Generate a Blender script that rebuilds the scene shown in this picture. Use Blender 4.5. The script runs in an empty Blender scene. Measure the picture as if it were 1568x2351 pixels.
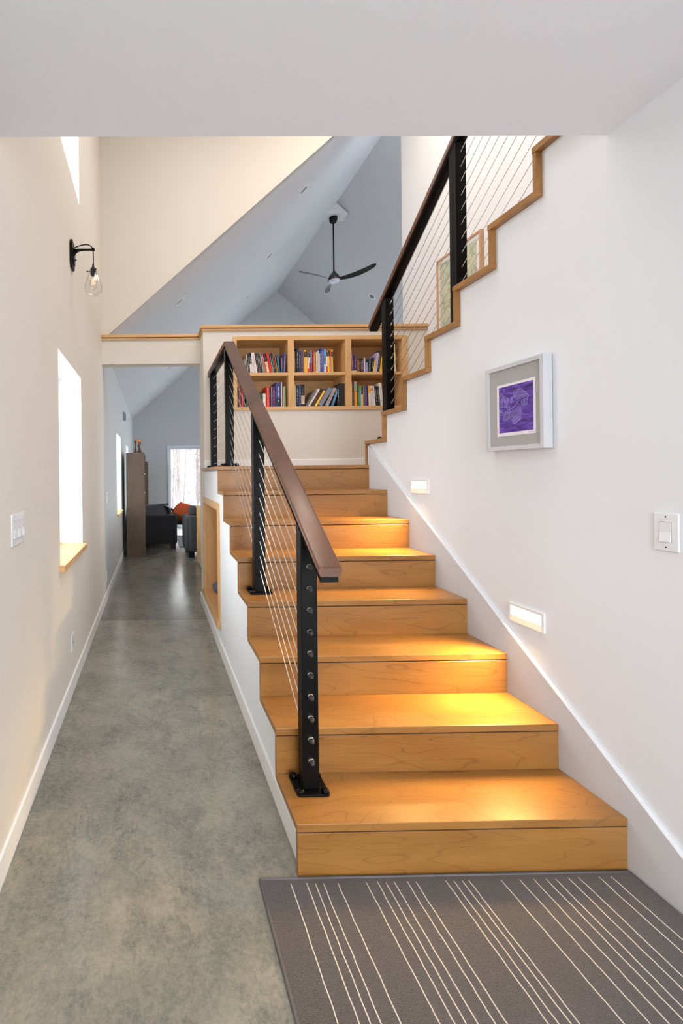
import bpy, bmesh, math, random
from mathutils import Vector, Matrix
random.seed(7)
SC = bpy.context.scene
COL = SC.collection
PI = math.pi

# ------------------------------------------------------------------ camera
cam = bpy.data.cameras.new('camera'); co = bpy.data.objects.new('camera', cam); COL.objects.link(co)
cam.sensor_fit = 'VERTICAL'; cam.sensor_height = 36.0; cam.sensor_width = 24.0
cam.lens = 1050.0 / 2351 * 36
cam.shift_x = (784 - 364.7) / 2351
cam.shift_y = (1088.55 - 1175.5) / 2351
cam.clip_start = 0.05; cam.clip_end = 200
yaw, pitch, roll = .01085, .00021, -.01094
fwd = Vector((math.sin(yaw) * math.cos(pitch), math.cos(yaw) * math.cos(pitch), math.sin(pitch)))
rt = Vector((math.cos(yaw), -math.sin(yaw), 0)); up = rt.cross(fwd)
r2 = rt * math.cos(roll) + up * math.sin(roll); u2 = up * math.cos(roll) - rt * math.sin(roll)
M = Matrix((r2, u2, -fwd)).transposed().to_4x4(); M.translation = Vector((0, 0, 1.4535))
co.matrix_world = M
SC.camera = co

# ------------------------------------------------------------------ world, lamps, exposure
W = bpy.data.worlds.new('overcast_sky'); SC.world = W; W.use_nodes = True
bgn = W.node_tree.nodes['Background']; bgn.inputs[0].default_value = (.95, .975, 1.0, 1); bgn.inputs[1].default_value = 8.0
SC.view_settings.view_transform = 'Standard'; SC.view_settings.look = 'None'
SC.view_settings.gamma = 1.0; SC.view_settings.use_curve_mapping = False
SC.view_settings.exposure = 0.2
SC.cycles.max_bounces = 10; SC.cycles.diffuse_bounces = 6; SC.cycles.sample_clamp_indirect = 3
SC.cycles.use_denoising = True

def area(name, loc, target, size, power, color=(1, 1, 1), size_y=None, portal=False, spread=None):
    l = bpy.data.lights.new(name, 'AREA'); l.energy = power; l.color = color; l.size = size
    if size_y: l.shape = 'RECTANGLE'; l.size_y = size_y
    if spread: l.spread = spread
    if portal: l.cycles.is_portal = True
    o = bpy.data.objects.new(name, l); COL.objects.link(o); o.location = loc
    d = Vector(target) - Vector(loc); o.rotation_euler = d.to_track_quat('-Z', 'Y').to_euler()
    return o
# added fill over the entry; area lights for unseen warm lamps in the hall
area('entry_fill_light', (.9, -.6, 2.69), (1.0, -.3, 0), 1.4, 34, (.94, .965, 1.0), 1.8)
area('stair_hall_lamp', (1.0, 2.6, 5.62), (.9, 3.0, 0), 1.4, 52, (1, .925, .84), 1.6)
area('stair_hall_lamp', (2.2, 4.0, 5.62), (2.0, 4.1, 0), .8, 24, (1, .84, .68), .8)
# daylight portals (guide sampling of the sky through real openings)
area('sky_portal', (.6, -3.05, 1.35), (.6, 0, 1.35), 2.2, 1, size_y=2.6, portal=True)
area('sky_portal', (-.83, 3.16, 1.57), (0, 3.16, 1.57), .86, 1, size_y=1.3, portal=True)
area('sky_portal', (-.83, 3.16, 4.2), (0, 3.16, 4.2), .86, 1, size_y=1.3, portal=True)
area('sky_portal', (7.45, 9.0, 1.5), (0, 9.0, 1.5), 4.6, 1, size_y=2.4, portal=True)
area('sky_portal', (3.3, 12.7, 1.5), (3.3, 0, 1.5), 3.2, 1, size_y=2.6, portal=True)

# ------------------------------------------------------------------ materials
MATS = {}
def _new(name):
    m = bpy.data.materials.new(name); m.use_nodes = True; nt = m.node_tree; b = nt.nodes['Principled BSDF']
    MATS[name] = m
    return m, nt, b
def srgb(r, g, b):
    f = lambda c: (c / 255 / 12.92) if c / 255 <= .04045 else ((c / 255 + .055) / 1.055) ** 2.4
    return (f(r), f(g), f(b), 1)
def plain(name, rgb, rough=.6, metal=0, spec=.5, noise=.0, scale=30, bump=0, coat=0):
    if name in MATS: return MATS[name]
    m, nt, b = _new(name); c = srgb(*rgb)
    b.inputs['Base Color'].default_value = c; b.inputs['Roughness'].default_value = rough
    b.inputs['Metallic'].default_value = metal; b.inputs['Specular IOR Level'].default_value = spec
    b.inputs['Coat Weight'].default_value = coat
    if noise or bump:
        tc = nt.nodes.new('ShaderNodeTexCoord'); n = nt.nodes.new('ShaderNodeTexNoise'); n.inputs['Scale'].default_value = scale
        n.inputs['Detail'].default_value = 4; nt.links.new(tc.outputs['Object'], n.inputs['Vector'])
        if noise:
            r = nt.nodes.new('ShaderNodeValToRGB'); r.color_ramp.elements[0].position = .3; r.color_ramp.elements[1].position = .7
            r.color_ramp.elements[0].color = tuple(x * (1 - noise) for x in c[:3]) + (1,)
            r.color_ramp.elements[1].color = tuple(min(1, x * (1 + noise)) for x in c[:3]) + (1,)
            nt.links.new(n.outputs['Fac'], r.inputs['Fac']); nt.links.new(r.outputs['Color'], b.inputs['Base Color'])
        if bump:
            bp = nt.nodes.new('ShaderNodeBump'); bp.inputs['Strength'].default_value = bump; bp.inputs['Distance'].default_value = .003
            nt.links.new(n.outputs['Fac'], bp.inputs['Height']); nt.links.new(bp.outputs['Normal'], b.inputs['Normal'])
    return m
def mathn(nt, op, a, b=None, c=None):
    n = nt.nodes.new('ShaderNodeMath'); n.operation = op
    for i, v in enumerate((a, b, c)):
        if v is None: continue
        if isinstance(v, (int, float)): n.inputs[i].default_value = v
        else: nt.links.new(v, n.inputs[i])
    return n.outputs[0]
def mixc(nt, fac, a, b, mode='MIX'):
    n = nt.nodes.new('ShaderNodeMix'); n.data_type = 'RGBA'; n.blend_type = mode
    for i, v in ((0, fac), (6, a), (7, b)):
        if isinstance(v, (int, float, tuple)): n.inputs[i].default_value = v
        else: nt.links.new(v, n.inputs[i])
    return n.outputs[2]
def wood(name, light, dark, line, axis='x', rough=.35, figure=1.0, lines=10, coat=.0, along=1.3, across=6.5):
    """board with long grain along the axis, cathedral contour lines, fine fibres"""
    key = name
    if key in MATS: return MATS[key]
    m, nt, b = _new(key)
    tc = nt.nodes.new('ShaderNodeTexCoord'); oi = nt.nodes.new('ShaderNodeObjectInfo')
    add = nt.nodes.new('ShaderNodeVectorMath'); add.operation = 'MULTIPLY_ADD'
    cb = nt.nodes.new('ShaderNodeCombineXYZ')
    for i, k in enumerate((37.0, 53.0, 71.0)): nt.links.new(mathn(nt, 'MULTIPLY', oi.outputs['Random'], k), cb.inputs[i])
    add.inputs[1].default_value = (1, 1, 1)
    nt.links.new(tc.outputs['Object'], add.inputs[0]); nt.links.new(cb.outputs[0], add.inputs[2])
    def mp(along, across):
        q = nt.nodes.new('ShaderNodeMapping'); s = [across] * 3; s['xyz'.index(axis)] = along
        q.inputs['Scale'].default_value = s; nt.links.new(add.outputs[0], q.inputs['Vector']); return q.outputs[0]
    n1 = nt.nodes.new('ShaderNodeTexNoise'); n1.inputs['Scale'].default_value = 1; n1.inputs['Detail'].default_value = 1.5
    n1.inputs['Roughness'].default_value = .45; n1.inputs['Distortion'].default_value = .25
    nt.links.new(mp(along, across), n1.inputs['Vector'])
    v = mathn(nt, 'MULTIPLY', n1.outputs['Fac'], lines * 2)
    pp = mathn(nt, 'PINGPONG', v, 1.0)
    mr = nt.nodes.new('ShaderNodeMapRange'); mr.interpolation_type = 'SMOOTHSTEP'
    mr.inputs[1].default_value = 0; mr.inputs[2].default_value = .16; mr.inputs[3].default_value = 1; mr.inputs[4].default_value = 0
    nt.links.new(pp, mr.inputs[0])
    n2 = nt.nodes.new('ShaderNodeTexNoise'); n2.inputs['Scale'].default_value = 1; n2.inputs['Detail'].default_value = 3
    nt.links.new(mp(5, 160), n2.inputs['Vector'])
    n3 = nt.nodes.new('ShaderNodeTexNoise'); n3.inputs['Scale'].default_value = 1; n3.inputs['Detail'].default_value = 2
    nt.links.new(mp(2.0, 9), n3.inputs['Vector'])
    mr3 = nt.nodes.new('ShaderNodeMapRange'); mr3.inputs[1].default_value = .3; mr3.inputs[2].default_value = .7
    nt.links.new(n3.outputs['Fac'], mr3.inputs[0])
    base = mixc(nt, mr3.outputs[0], srgb(*light), srgb(*dark))
    c1 = mixc(nt, mathn(nt, 'MULTIPLY', mr.outputs[0], mathn(nt, 'MULTIPLY', n3.outputs['Fac'], .75 * figure)), base, srgb(*line))
    c2 = mixc(nt, mathn(nt, 'MULTIPLY', n2.outputs['Fac'], .28 * figure), c1, srgb(*line))
    nt.links.new(c2, b.inputs['Base Color'])
    b.inputs['Roughness'].default_value = rough; b.inputs['Coat Weight'].default_value = coat; b.inputs['Coat Roughness'].default_value = .2
    bp = nt.nodes.new('ShaderNodeBump'); bp.inputs['Strength'].default_value = .08; bp.inputs['Distance'].default_value = .001
    nt.links.new(n2.outputs['Fac'], bp.inputs['Height']); nt.links.new(bp.outputs['Normal'], b.inputs['Normal'])
    return m
MAPLE = ((166, 118, 60), (144, 98, 46), (98, 60, 26))
def maple(axis): return wood('maple_' + axis, *MAPLE, axis=axis, rough=.34, lines=12, coat=.15, along=1.6, across=7)
def palemaple(axis): return wood('pale_maple_' + axis, (218, 176, 124), (206, 160, 106), (164, 116, 66), axis=axis, rough=.45, figure=.7, lines=6)
def walnut(axis): return wood('walnut_' + axis, (114, 72, 47), (90, 56, 36), (48, 30, 20), axis=axis, rough=.36, figure=.8, lines=6, coat=.1, along=.6, across=16)

white = plain('white_wall_paint', (231, 234, 239), .75, spec=.25, bump=.03, scale=300)
cream = plain('lamp_tinted_wall_paint', (221, 215, 206), .8, spec=.2, bump=.03, scale=300)  # white paint with the hall lamps' warm cast mixed into the colour
daytint = plain('daylight_tinted_wall_paint', (198, 201, 203), .8, spec=.2, bump=.03, scale=300)  # cool daylight beyond the hall, painted into the wall colour
ceilp = plain('flat_ceiling_paint', (240, 243, 250), .9, spec=.1)
trimw = plain('white_trim_paint', (238, 238, 238), .45, spec=.4)
revealw = plain('daylight_reveal_white', (252, 252, 252), .6)
black = plain('black_powder_coat', (4, 4, 4), .42, spec=.18)
steel = plain('brushed_steel', (190, 186, 180), .28, metal=1)
cablem = plain('stainless_cable', (226, 220, 212), .3, metal=.6)
plast = plain('white_plastic', (228, 229, 233), .35)
darkslot = plain('dark_slot', (60, 58, 56), .6)
fabric = plain('charcoal_fabric', (48, 49, 52), .95, spec=.1, noise=.18, scale=220, bump=.4)
fabric2 = plain('grey_fabric', (76, 78, 82), .95, spec=.1, noise=.18, scale=220, bump=.4)
orange = plain('orange_upholstery', (196, 82, 40), .85, noise=.1, scale=150)
darkbrown = wood('brown_stained_wood', (82, 64, 47), (70, 54, 39), (50, 38, 28), axis='z', rough=.5, figure=.5, lines=5)

def emis(name, rgb, strength):
    m, nt, b = _new(name); b.inputs['Base Color'].default_value = (1, 1, 1, 1)
    b.inputs['Emission Color'].default_value = rgb; b.inputs['Emission Strength'].default_value = strength
    return m
def glass(name, rough=0.0, tint=(1, 1, 1, 1), thin=True):
    m, nt, b = _new(name)
    out = nt.nodes['Material Output']
    tr = nt.nodes.new('ShaderNodeBsdfTransparent'); tr.inputs[0].default_value = tint
    gl = nt.nodes.new('ShaderNodeBsdfGlossy'); gl.inputs['Roughness'].default_value = .02
    lw = nt.nodes.new('ShaderNodeLayerWeight'); lw.inputs[0].default_value = .25
    mx = nt.nodes.new('ShaderNodeMixShader')
    nt.links.new(mathn(nt, 'MULTIPLY_ADD', lw.outputs['Facing'], .45, .02), mx.inputs[0])
    nt.links.new(tr.outputs[0], mx.inputs[1]); nt.links.new(gl.outputs[0], mx.inputs[2]); nt.links.new(mx.outputs[0], out.inputs[0])
    return m
pane_m = glass('window_glass', tint=(.97, .98, .98, 1))
bulb_m = glass('clear_glass', tint=(.97, .97, .96, 1))

def concrete(name='polished_concrete', tone=0):
    m, nt, b = _new(name)
    tc = nt.nodes.new('ShaderNodeTexCoord')
    def nz(scale, detail, rough=.55, dist=0, sc=(1, 1, 1)):
        mp = nt.nodes.new('ShaderNodeMapping'); mp.inputs['Scale'].default_value = sc; nt.links.new(tc.outputs['Object'], mp.inputs['Vector'])
        n = nt.nodes.new('ShaderNodeTexNoise'); n.inputs['Scale'].default_value = scale; n.inputs['Detail'].default_value = detail
        n.inputs['Roughness'].default_value = rough; n.inputs['Distortion'].default_value = dist; nt.links.new(mp.outputs[0], n.inputs['Vector']); return n.outputs['Fac']
    def rng(v, a, c):
        r = nt.nodes.new('ShaderNodeMapRange'); r.inputs[1].default_value = a; r.inputs[2].default_value = c; nt.links.new(v, r.inputs[0]); return r.outputs[0]
    big = rng(nz(2.6, 9, .68, .3), .38, .66)
    mid = rng(nz(5, 9, .78, .3, (1, .7, 1)), .50, .64)
    dark = rng(nz(11, 8, .7, .9, (1.4, .6, 1)), .54, .66)
    area_ = rng(nz(1.7, 3, .5), .42, .62)
    fine = rng(nz(55, 6, .8), .35, .65)
    c = mixc(nt, big, srgb(142, 138, 124), srgb(100, 102, 94))
    c = mixc(nt, mathn(nt, 'MULTIPLY', mid, .85), c, srgb(90, 93, 87))
    c = mixc(nt, mathn(nt, 'MULTIPLY', mathn(nt, 'MULTIPLY', dark, area_), .75), c, srgb(80, 84, 79))
    c = mixc(nt, mathn(nt, 'MULTIPLY', fine, .35), c, srgb(178, 171, 156))
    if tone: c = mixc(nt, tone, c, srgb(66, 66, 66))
    nt.links.new(c, b.inputs['Base Color'])
    r = mathn(nt, 'MULTIPLY_ADD', nz(5, 2, .5), .10, .155)
    nt.links.new(r, b.inputs['Roughness']); b.inputs['Specular IOR Level'].default_value = .5
    bp = nt.nodes.new('ShaderNodeBump'); bp.inputs['Strength'].default_value = .06; bp.inputs['Distance'].default_value = .004
    nt.links.new(nz(14, 6, .6), bp.inputs['Height']); nt.links.new(bp.outputs['Normal'], b.inputs['Normal'])
    return m
conc = concrete(); conc2 = concrete('polished_concrete_shaded', .28)  # far slab darkened in its colour for the weaker light there
def carpet(name, a, bcol, scale=420):
    m, nt, b = _new(name)
    tc = nt.nodes.new('ShaderNodeTexCoord')
    n = nt.nodes.new('ShaderNodeTexNoise'); n.inputs['Scale'].default_value = scale; n.inputs['Detail'].default_value = 2; nt.links.new(tc.outputs['Object'], n.inputs['Vector'])
    n2 = nt.nodes.new('ShaderNodeTexNoise'); n2.inputs['Scale'].default_value = 5; n2.inputs['Detail'].default_value = 4; nt.links.new(tc.outputs['Object'], n2.inputs['Vector'])
    mr = nt.nodes.new('ShaderNodeMapRange'); mr.inputs[1].default_value = .3; mr.inputs[2].default_value = .7; nt.links.new(n.outputs['Fac'], mr.inputs[0])
    c = mixc(nt, mr.outputs[0], srgb(*a), srgb(*bcol))
    c = mixc(nt, mathn(nt, 'MULTIPLY', n2.outputs['Fac'], .25), c, srgb(*a))
    nt.links.new(c, b.inputs['Base Color']); b.inputs['Roughness'].default_value = 1; b.inputs['Specular IOR Level'].default_value = .05
    b.inputs['Sheen Weight'].default_value = .2
    bp = nt.nodes.new('ShaderNodeBump'); bp.inputs['Strength'].default_value = .8; bp.inputs['Distance'].default_value = .006
    nt.links.new(n.outputs['Fac'], bp.inputs['Height']); nt.links.new(bp.outputs['Normal'], b.inputs['Normal'])
    return m

# ------------------------------------------------------------------ mesh helpers
class MB:
    def __init__(s): s.v = []; s.f = []; s.smooth = []
    def quad_box(s, p):          # 8 points: bottom 4 ccw, top 4 ccw
        n = len(s.v); s.v += [Vector(q) for q in p]
        for f in ((3, 2, 1, 0), (4, 5, 6, 7), (0, 1, 5, 4), (1, 2, 6, 5), (2, 3, 7, 6), (3, 0, 4, 7)): s.f.append([n + i for i in f]); s.smooth.append(False)
        return s
    def box(s, x0, x1, y0, y1, z0, z1):
        return s.quad_box([(x0, y0, z0), (x1, y0, z0), (x1, y1, z0), (x0, y1, z0), (x0, y0, z1), (x1, y0, z1), (x1, y1, z1), (x0, y1, z1)])
    def prism(s, poly, axis, a, b):
        def P(u, v, t): return Vector({'x': (t, u, v), 'y': (u, t, v), 'z': (u, v, t)}[axis])
        n = len(s.v); k = len(poly)
        s.v += [P(u, v, a) for u, v in poly] + [P(u, v, b) for u, v in poly]
        s.f.append([n + i for i in range(k)][::-1]); s.f.append([n + k + i for i in range(k)])
        for i in range(k): j = (i + 1) % k; s.f.append([n + i, n + j, n + k + j, n + k + i])
        s.smooth += [False] * (k + 2); return s
    def tube(s, pts, r, seg=8, caps=True):
        pts = [Vector(p) for p in pts]; rs = r if isinstance(r, (list, tuple)) else [r] * len(pts); n0 = len(s.v)
        prev = None
        for i, p in enumerate(pts):
            t = (pts[min(i + 1, len(pts) - 1)] - pts[max(i - 1, 0)]).normalized()
            a = prev if prev is not None else (Vector((0, 0, 1)) if abs(t.z) < .9 else Vector((1, 0, 0)))
            u = (a - t * a.dot(t)).normalized(); w = t.cross(u); prev = u
            for k in range(seg): an = 2 * PI * k / seg; s.v.append(p + (u * math.cos(an) + w * math.sin(an)) * rs[i])
        for i in range(len(pts) - 1):
            for k in range(seg):
                a = n0 + i * seg + k; b = n0 + i * seg + (k + 1) % seg; s.f.append([a, b, b + seg, a + seg]); s.smooth.append(True)
        if caps:
            s.f.append([n0 + k for k in range(seg)][::-1]); s.f.append([n0 + (len(pts) - 1) * seg + k for k in range(seg)]); s.smooth += [False, False]
        return s
    def lathe(s, prof, c, seg=24, axis='z', sx=1, sy=1):
        n0 = len(s.v); c = Vector(c)
        for r, h in prof:
            for k in range(seg):
                a = 2 * PI * k / seg; q = (r * math.cos(a) * sx, r * math.sin(a) * sy, h)
                if axis == 'x': q = (q[2], q[0], q[1])
                if axis == 'y': q = (q[0], q[2], q[1])
                s.v.append(c + Vector(q))
        for i in range(len(prof) - 1):
            for k in range(seg):
                a = n0 + i * seg + k; b = n0 + i * seg + (k + 1) % seg; s.f.append([a, b, b + seg, a + seg]); s.smooth.append(True)
        s.f.append([n0 + k for k in range(seg)][::-1]); s.f.append([n0 + (len(prof) - 1) * seg + k for k in range(seg)]); s.smooth += [False, False]
        return s
    def grid(s, fn, nu, nv, closed_u=False):
        n0 = len(s.v)
        for i in range(nu + 1):
            for j in range(nv + 1): s.v.append(Vector(fn(i / nu, j / nv)))
        for i in range(nu):
            for j in range(nv):
                a = n0 + i * (nv + 1) + j; s.f.append([a, a + 1, a + nv + 2, a + nv + 1]); s.smooth.append(True)
        return s
    def ribbon(s, pts, w, nrm, lift=0):
        """flat stroke of width w along pts in the plane whose normal is nrm"""
        pts = [Vector(p) for p in pts]; nrm = Vector(nrm)
        for a, b in zip(pts[:-1], pts[1:]):
            d = (b - a)
            if d.length < 1e-6: continue
            side = d.normalized().cross(nrm) * (w / 2); n = len(s.v)
            s.v += [a - side + nrm * lift, a + side + nrm * lift, b + side + nrm * lift, b - side + nrm * lift]
            s.f.append([n, n + 1, n + 2, n + 3]); s.smooth.append(False)
        return s
    def build(s, name, m, parent=None, bevel=0, seg=2, subsurf=0, recalc=True):
        xs = [v.x for v in s.v]; ys = [v.y for v in s.v]; zs = [v.z for v in s.v]
        o0 = Vector(((min(xs) + max(xs)) / 2, (min(ys) + max(ys)) / 2, min(zs)))
        me = bpy.data.meshes.new(name); me.from_pydata([v - o0 for v in s.v], [], s.f); me.update()
        for p, sm in zip(me.polygons, s.smooth): p.use_smooth = sm
        if bevel or recalc:
            bm = bmesh.new(); bm.from_mesh(me)
            if recalc: bmesh.ops.recalc_face_normals(bm, faces=bm.faces)
            if bevel:
                ed = [e for e in bm.edges if len(e.link_faces) == 2 and e.calc_face_angle(0) > .5]
                bmesh.ops.bevel(bm, geom=ed, offset=bevel, segments=seg, affect='EDGES', profile=.5, clamp_overlap=True)
            bm.to_mesh(me); bm.free()
        me.materials.append(m)
        ob = bpy.data.objects.new(name, me); COL.objects.link(ob)
        if subsurf:
            md = ob.modifiers.new('subdivision', 'SUBSURF'); md.levels = subsurf; md.render_levels = subsurf
        if parent is not None:
            ob.parent = parent; ob.location = o0 - world(parent)
        else: ob.location = o0
        WORLD[ob.name] = o0
        return ob
WORLD = {}
def world(o): return WORLD[o.name]
def thing(name, label, cat, loc, group=None):
    o = bpy.data.objects.new(name, None); COL.objects.link(o); o.location = loc; o.empty_display_size = .05
    WORLD[o.name] = Vector(loc); return tag(o, label, cat, group)
def tag(o, label, cat, group=None, kind=None):
    if label: o['label'] = label
    if cat: o['category'] = cat
    if group: o['group'] = group
    if kind: o['kind'] = kind
    return o
def struct(o, label=None, cat=None):
    o['kind'] = 'structure'
    if label: o['label'] = label
    if cat: o['category'] = cat
    return o
def sroot(name, label, cat, loc):
    o = thing(name, label, cat, loc); o['kind'] = 'structure'; return o
def B(*a): return MB().box(*a)

# ------------------------------------------------------------------ key dimensions (metres)
RISE, RUN, Y0 = .1889, .28, 1.639          # lower flight
SX0, SX1 = .50, 1.702                      # its left and right ends
LX, RX, OX = -.565, 1.72, 2.89             # left wall, right wall, outer stair wall
LZ = 8 * RISE                              # landing height
YL = Y0 + 7 * RUN                          # landing nosing
YB, YE = 4.78, 5.22                        # bookcase wall front / back
CZ = 2.715                                 # entry ceiling
UR, UU = .1965, .2725                      # upper flight rise / run
UY0, UZ0 = 3.645, 1.703
ROOF0, SL = 2.95, .87; XR = 3.40; ZR = ROOF0 + SL * (XR - LX); YF = 12.4
def roofz(x): return ROOF0 + SL * (x - LX)

# ------------------------------------------------------------------ floor
fl = sroot('floor', 'polished grey concrete floor running down the hallway to the living room', 'floor', (0, 0, 0))
B(LX - .25, 3.2, -3.1, 4.567, -.12, 0).build('slab', conc, fl)
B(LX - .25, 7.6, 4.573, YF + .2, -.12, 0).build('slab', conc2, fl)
B(LX - .25, 3.2, 4.560, 4.580, -.12, -.006).build('control_joint', plain('joint_filler', (70, 70, 66), .9), fl)

# ------------------------------------------------------------------ walls
# left wall, pierced by four openings
opn = [(2.735, 3.60, .915, 2.215), (6.93, 7.88, .85, 2.095), (9.34, 10.13, .85, 2.06)]
w = MB(); ys = [-3.1] + [v for o in opn for v in o[:2]] + [YF]; T = .25
for i in range(0, len(ys), 2): w.box(LX - T, LX, ys[i], ys[i + 1], 0, 2.83)
for a, b_, c, d in opn: w.box(LX - T, LX, a, b_, 0, c); w.box(LX - T, LX, a, b_, d, 2.83)
struct(w.build('wall_left', cream, recalc=False), 'long warm-tinted hallway wall on the left, with the deep window openings', 'wall')
w = MB(); w.box(LX - T, LX, -3.1, 2.745, 2.83, 5.75); w.box(LX - T, LX, 3.61, 5.10, 2.83, 5.75)
w.box(LX - T, LX, 2.745, 3.61, 2.83, 3.585); w.box(LX - T, LX, 2.745, 3.61, 4.95, 5.75)
w.box(LX - T, LX, 5.10, YF, 2.83, ROOF0 + .05)
struct(w.build('wall_left', cream, recalc=False), 'upper part of the tall warm-tinted left wall, around the high window', 'wall')
# skin tinted cool to imitate daylight on the left wall beyond the bulkhead
w = MB()
ys = [5.22, 6.93, 7.88, 9.34, 10.13, YF]
for i in range(0, 6, 2): w.box(LX, LX + .004, ys[i], ys[i + 1], 0, roofz(LX) - .003)
for a, b_, c, d in opn[1:]: w.box(LX, LX + .004, a, b_, 0, c); w.box(LX, LX + .004, a, b_, d, roofz(LX) - .003)
struct(w.build('wall_left', daytint, recalc=False), 'daylight-tinted stretch of the left wall beyond the white header', 'wall')

# right wall below the upper flight (stepped top), up to the entry ceiling
poly = [(-3.1, 0), (UY0 - .02, 0)]
for n in range(1, 9):
    z = UZ0 + UR * (n - 1) - .03; yn = UY0 - UU * n - .02
    poly += [(UY0 - UU * (n - 1) - .02, z), (yn, z)]
poly += [(poly[-1][0], 3.05), (-3.1, 3.05)]
w = MB()
# as columns, so that every face is convex
cols = [(-3.1, UY0 - UU * 8 - .02, 3.05)] + [(UY0 - UU * n - .02, UY0 - UU * (n - 1) - .02, UZ0 + UR * (n - 1) - .03) for n in range(8, 0, -1)]
for a, b_, z in cols: w.box(RX, RX + .09, a, b_, 0, z)
struct(w.build('wall_right', white, recalc=False), 'smooth white wall on the right with a stepped top under the upper stairs', 'wall')
# stringer wall below the lower flight and landing, with a niche opening
NY0, NY1, NZ0, NZ1 = 3.74, 4.76, .245, 1.165
w = MB()
for n in range(1, 8): w.box(.53, .62, Y0 + RUN * (n - 1) + .02, Y0 + RUN * n + .02, 0, RISE * n - .03)
w.box(.53, .62, YL + .02, NY0, 0, LZ - .03); w.box(.53, .62, NY1, YB, 0, LZ - .03)
w.box(.53, .62, NY0, NY1, 0, NZ0); w.box(.53, .62, NY0, NY1, NZ1, LZ - .03)
struct(w.build('wall_stairs', white, recalc=False), 'white wall under the left side of the lower stairs, holding the wooden niche', 'wall')
# half wall behind the landing, with an opening for the bookcase
BX0, BX1, BZ0, BZ1 = .845, 2.665, 2.112, 2.882
w = MB(); CAPB = 2.945
w.box(.53, BX0, YB, YE, 0, CAPB); w.box(BX1, OX, YB, YE, 0, CAPB); w.box(BX0, BX1, YB, YE, 0, BZ0); w.box(BX0, BX1, YB, YE, BZ1, CAPB)
w.box(BX0, BX1, YE - .02, YE, BZ0, BZ1)
struct(w.build('wall_back', cream, recalc=False), 'half-height warm-tinted wall at the back of the landing around the bookcase', 'wall')
# header over the hallway
struct(B(LX, .53, 5.08, YE, 2.68, CAPB).build('wall_header', cream), 'warm-tinted header beam spanning the hallway opening', 'wall')
# wall above the roof line of the lower wing
zt = 5.75; xt = (zt - ROOF0) / SL + LX
w = MB().prism([(LX, roofz(LX)), (LX, zt), (xt, zt)], 'y', 5.10, 5.20)
struct(w.build('wall_gable', cream), 'tall warm-tinted wall cut off diagonally by the vaulted ceiling', 'wall')
# outer wall of the upper flight
w = MB(); w.box(OX, OX + .12, -3.1, 5.24, 0, 5.75)
struct(w.build('wall_upper', white), 'pale wall beyond the upper flight, carrying the framed map', 'wall')
# vaulted room beyond
w = MB(); XE = 2 * XR - LX
w.prism([(OX + .12, 0), (XE, 0), (XE, roofz(LX)), (OX + .12, 5.9)], 'y', 5.12, 5.24)
struct(w.build('wall_front', daytint), 'front wall of the living room beside the upper flight', 'wall')
wx = [(.42, 1.33, .02, 2.17), (1.9, 5.1, .3, 2.75)]
w = MB()
w.box(LX - .25, .42, YF, YF + .22, 0, 2.83); w.box(1.33, 1.9, YF, YF + .22, 0, 2.83); w.box(5.1, XE + .2, YF, YF + .22, 0, 2.83)
w.box(.42, 1.33, YF, YF + .22, 2.17, 2.83); w.box(.42, 1.33, YF, YF + .22, -.1, .02)
w.box(1.9, 5.1, YF, YF + .22, 0, .3); w.box(1.9, 5.1, YF, YF + .22, 2.75, 2.83)
w.prism([(LX - .25, 2.83), (XE + .25, 2.83), (XE + .25, ROOF0), (XR, ZR + .05), (LX - .25, ROOF0)], 'y', YF, YF + .22)
struct(w.build('wall_far', daytint, recalc=False), 'daylight-tinted gable wall at the far end of the living room', 'wall')
w = MB(); w.box(XE, XE + .2, 5.1, 6.7, 0, 2.9); w.box(XE, XE + .2, 11.3, YF, 0, 2.9); w.box(XE, XE + .2, 6.7, 11.3, 0, .3); w.box(XE, XE + .2, 6.7, 11.3, 2.7, 2.9)
struct(w.build('wall_living_room', daytint, recalc=False), 'side wall of the living room with wide windows', 'wall')
w = MB(); w.prism([(LX - .25, roofz(LX) - SL * .25), (XR, ZR), (XR, ZR + .15), (LX - .25, roofz(LX) - SL * .25 + .15)], 'y', 5.101, YF + .2)
w.prism([(XR, ZR), (XE + .25, ROOF0 - SL * .25), (XE + .25, ROOF0 - SL * .25 + .15), (XR, ZR + .15)], 'y', 5.101, YF + .2)
struct(w.build('ceiling', plain('vault_ceiling_paint', (208, 210, 215), .9, spec=.1), recalc=True), 'vaulted daylight-tinted ceiling over the living room', 'ceiling')  # grey put into white ceiling paint for the cool daylight
# entry ceiling and stair hall enclosure
struct(B(LX, RX, -3.1, 1.709, CZ, 3.05).build('ceiling', ceilp), 'flat white ceiling of the entry at the top of the view', 'ceiling')
struct(B(RX + .09, OX, -3.1, 1.40, 2.9, 3.05).build('floor', maple('y')), 'upper floor at the head of the stairs', 'floor')
struct(B(LX - .25, OX + .12, -3.1, 5.2, 5.75, 5.9).build('ceiling', ceilp), 'high ceiling of the stair hall above the frame', 'ceiling')
w = MB(); w.box(LX - .25, OX + .12, -3.2, -3.1, 2.65, 5.9); w.box(LX - .25, -.5, -3.2, -3.1, 0, 2.65); w.box(1.7, OX + .12, -3.2, -3.1, 0, 2.65)
struct(w.build('wall_entry', white, recalc=False), 'entry wall behind the camera with a wide glazed opening', 'wall')

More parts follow.
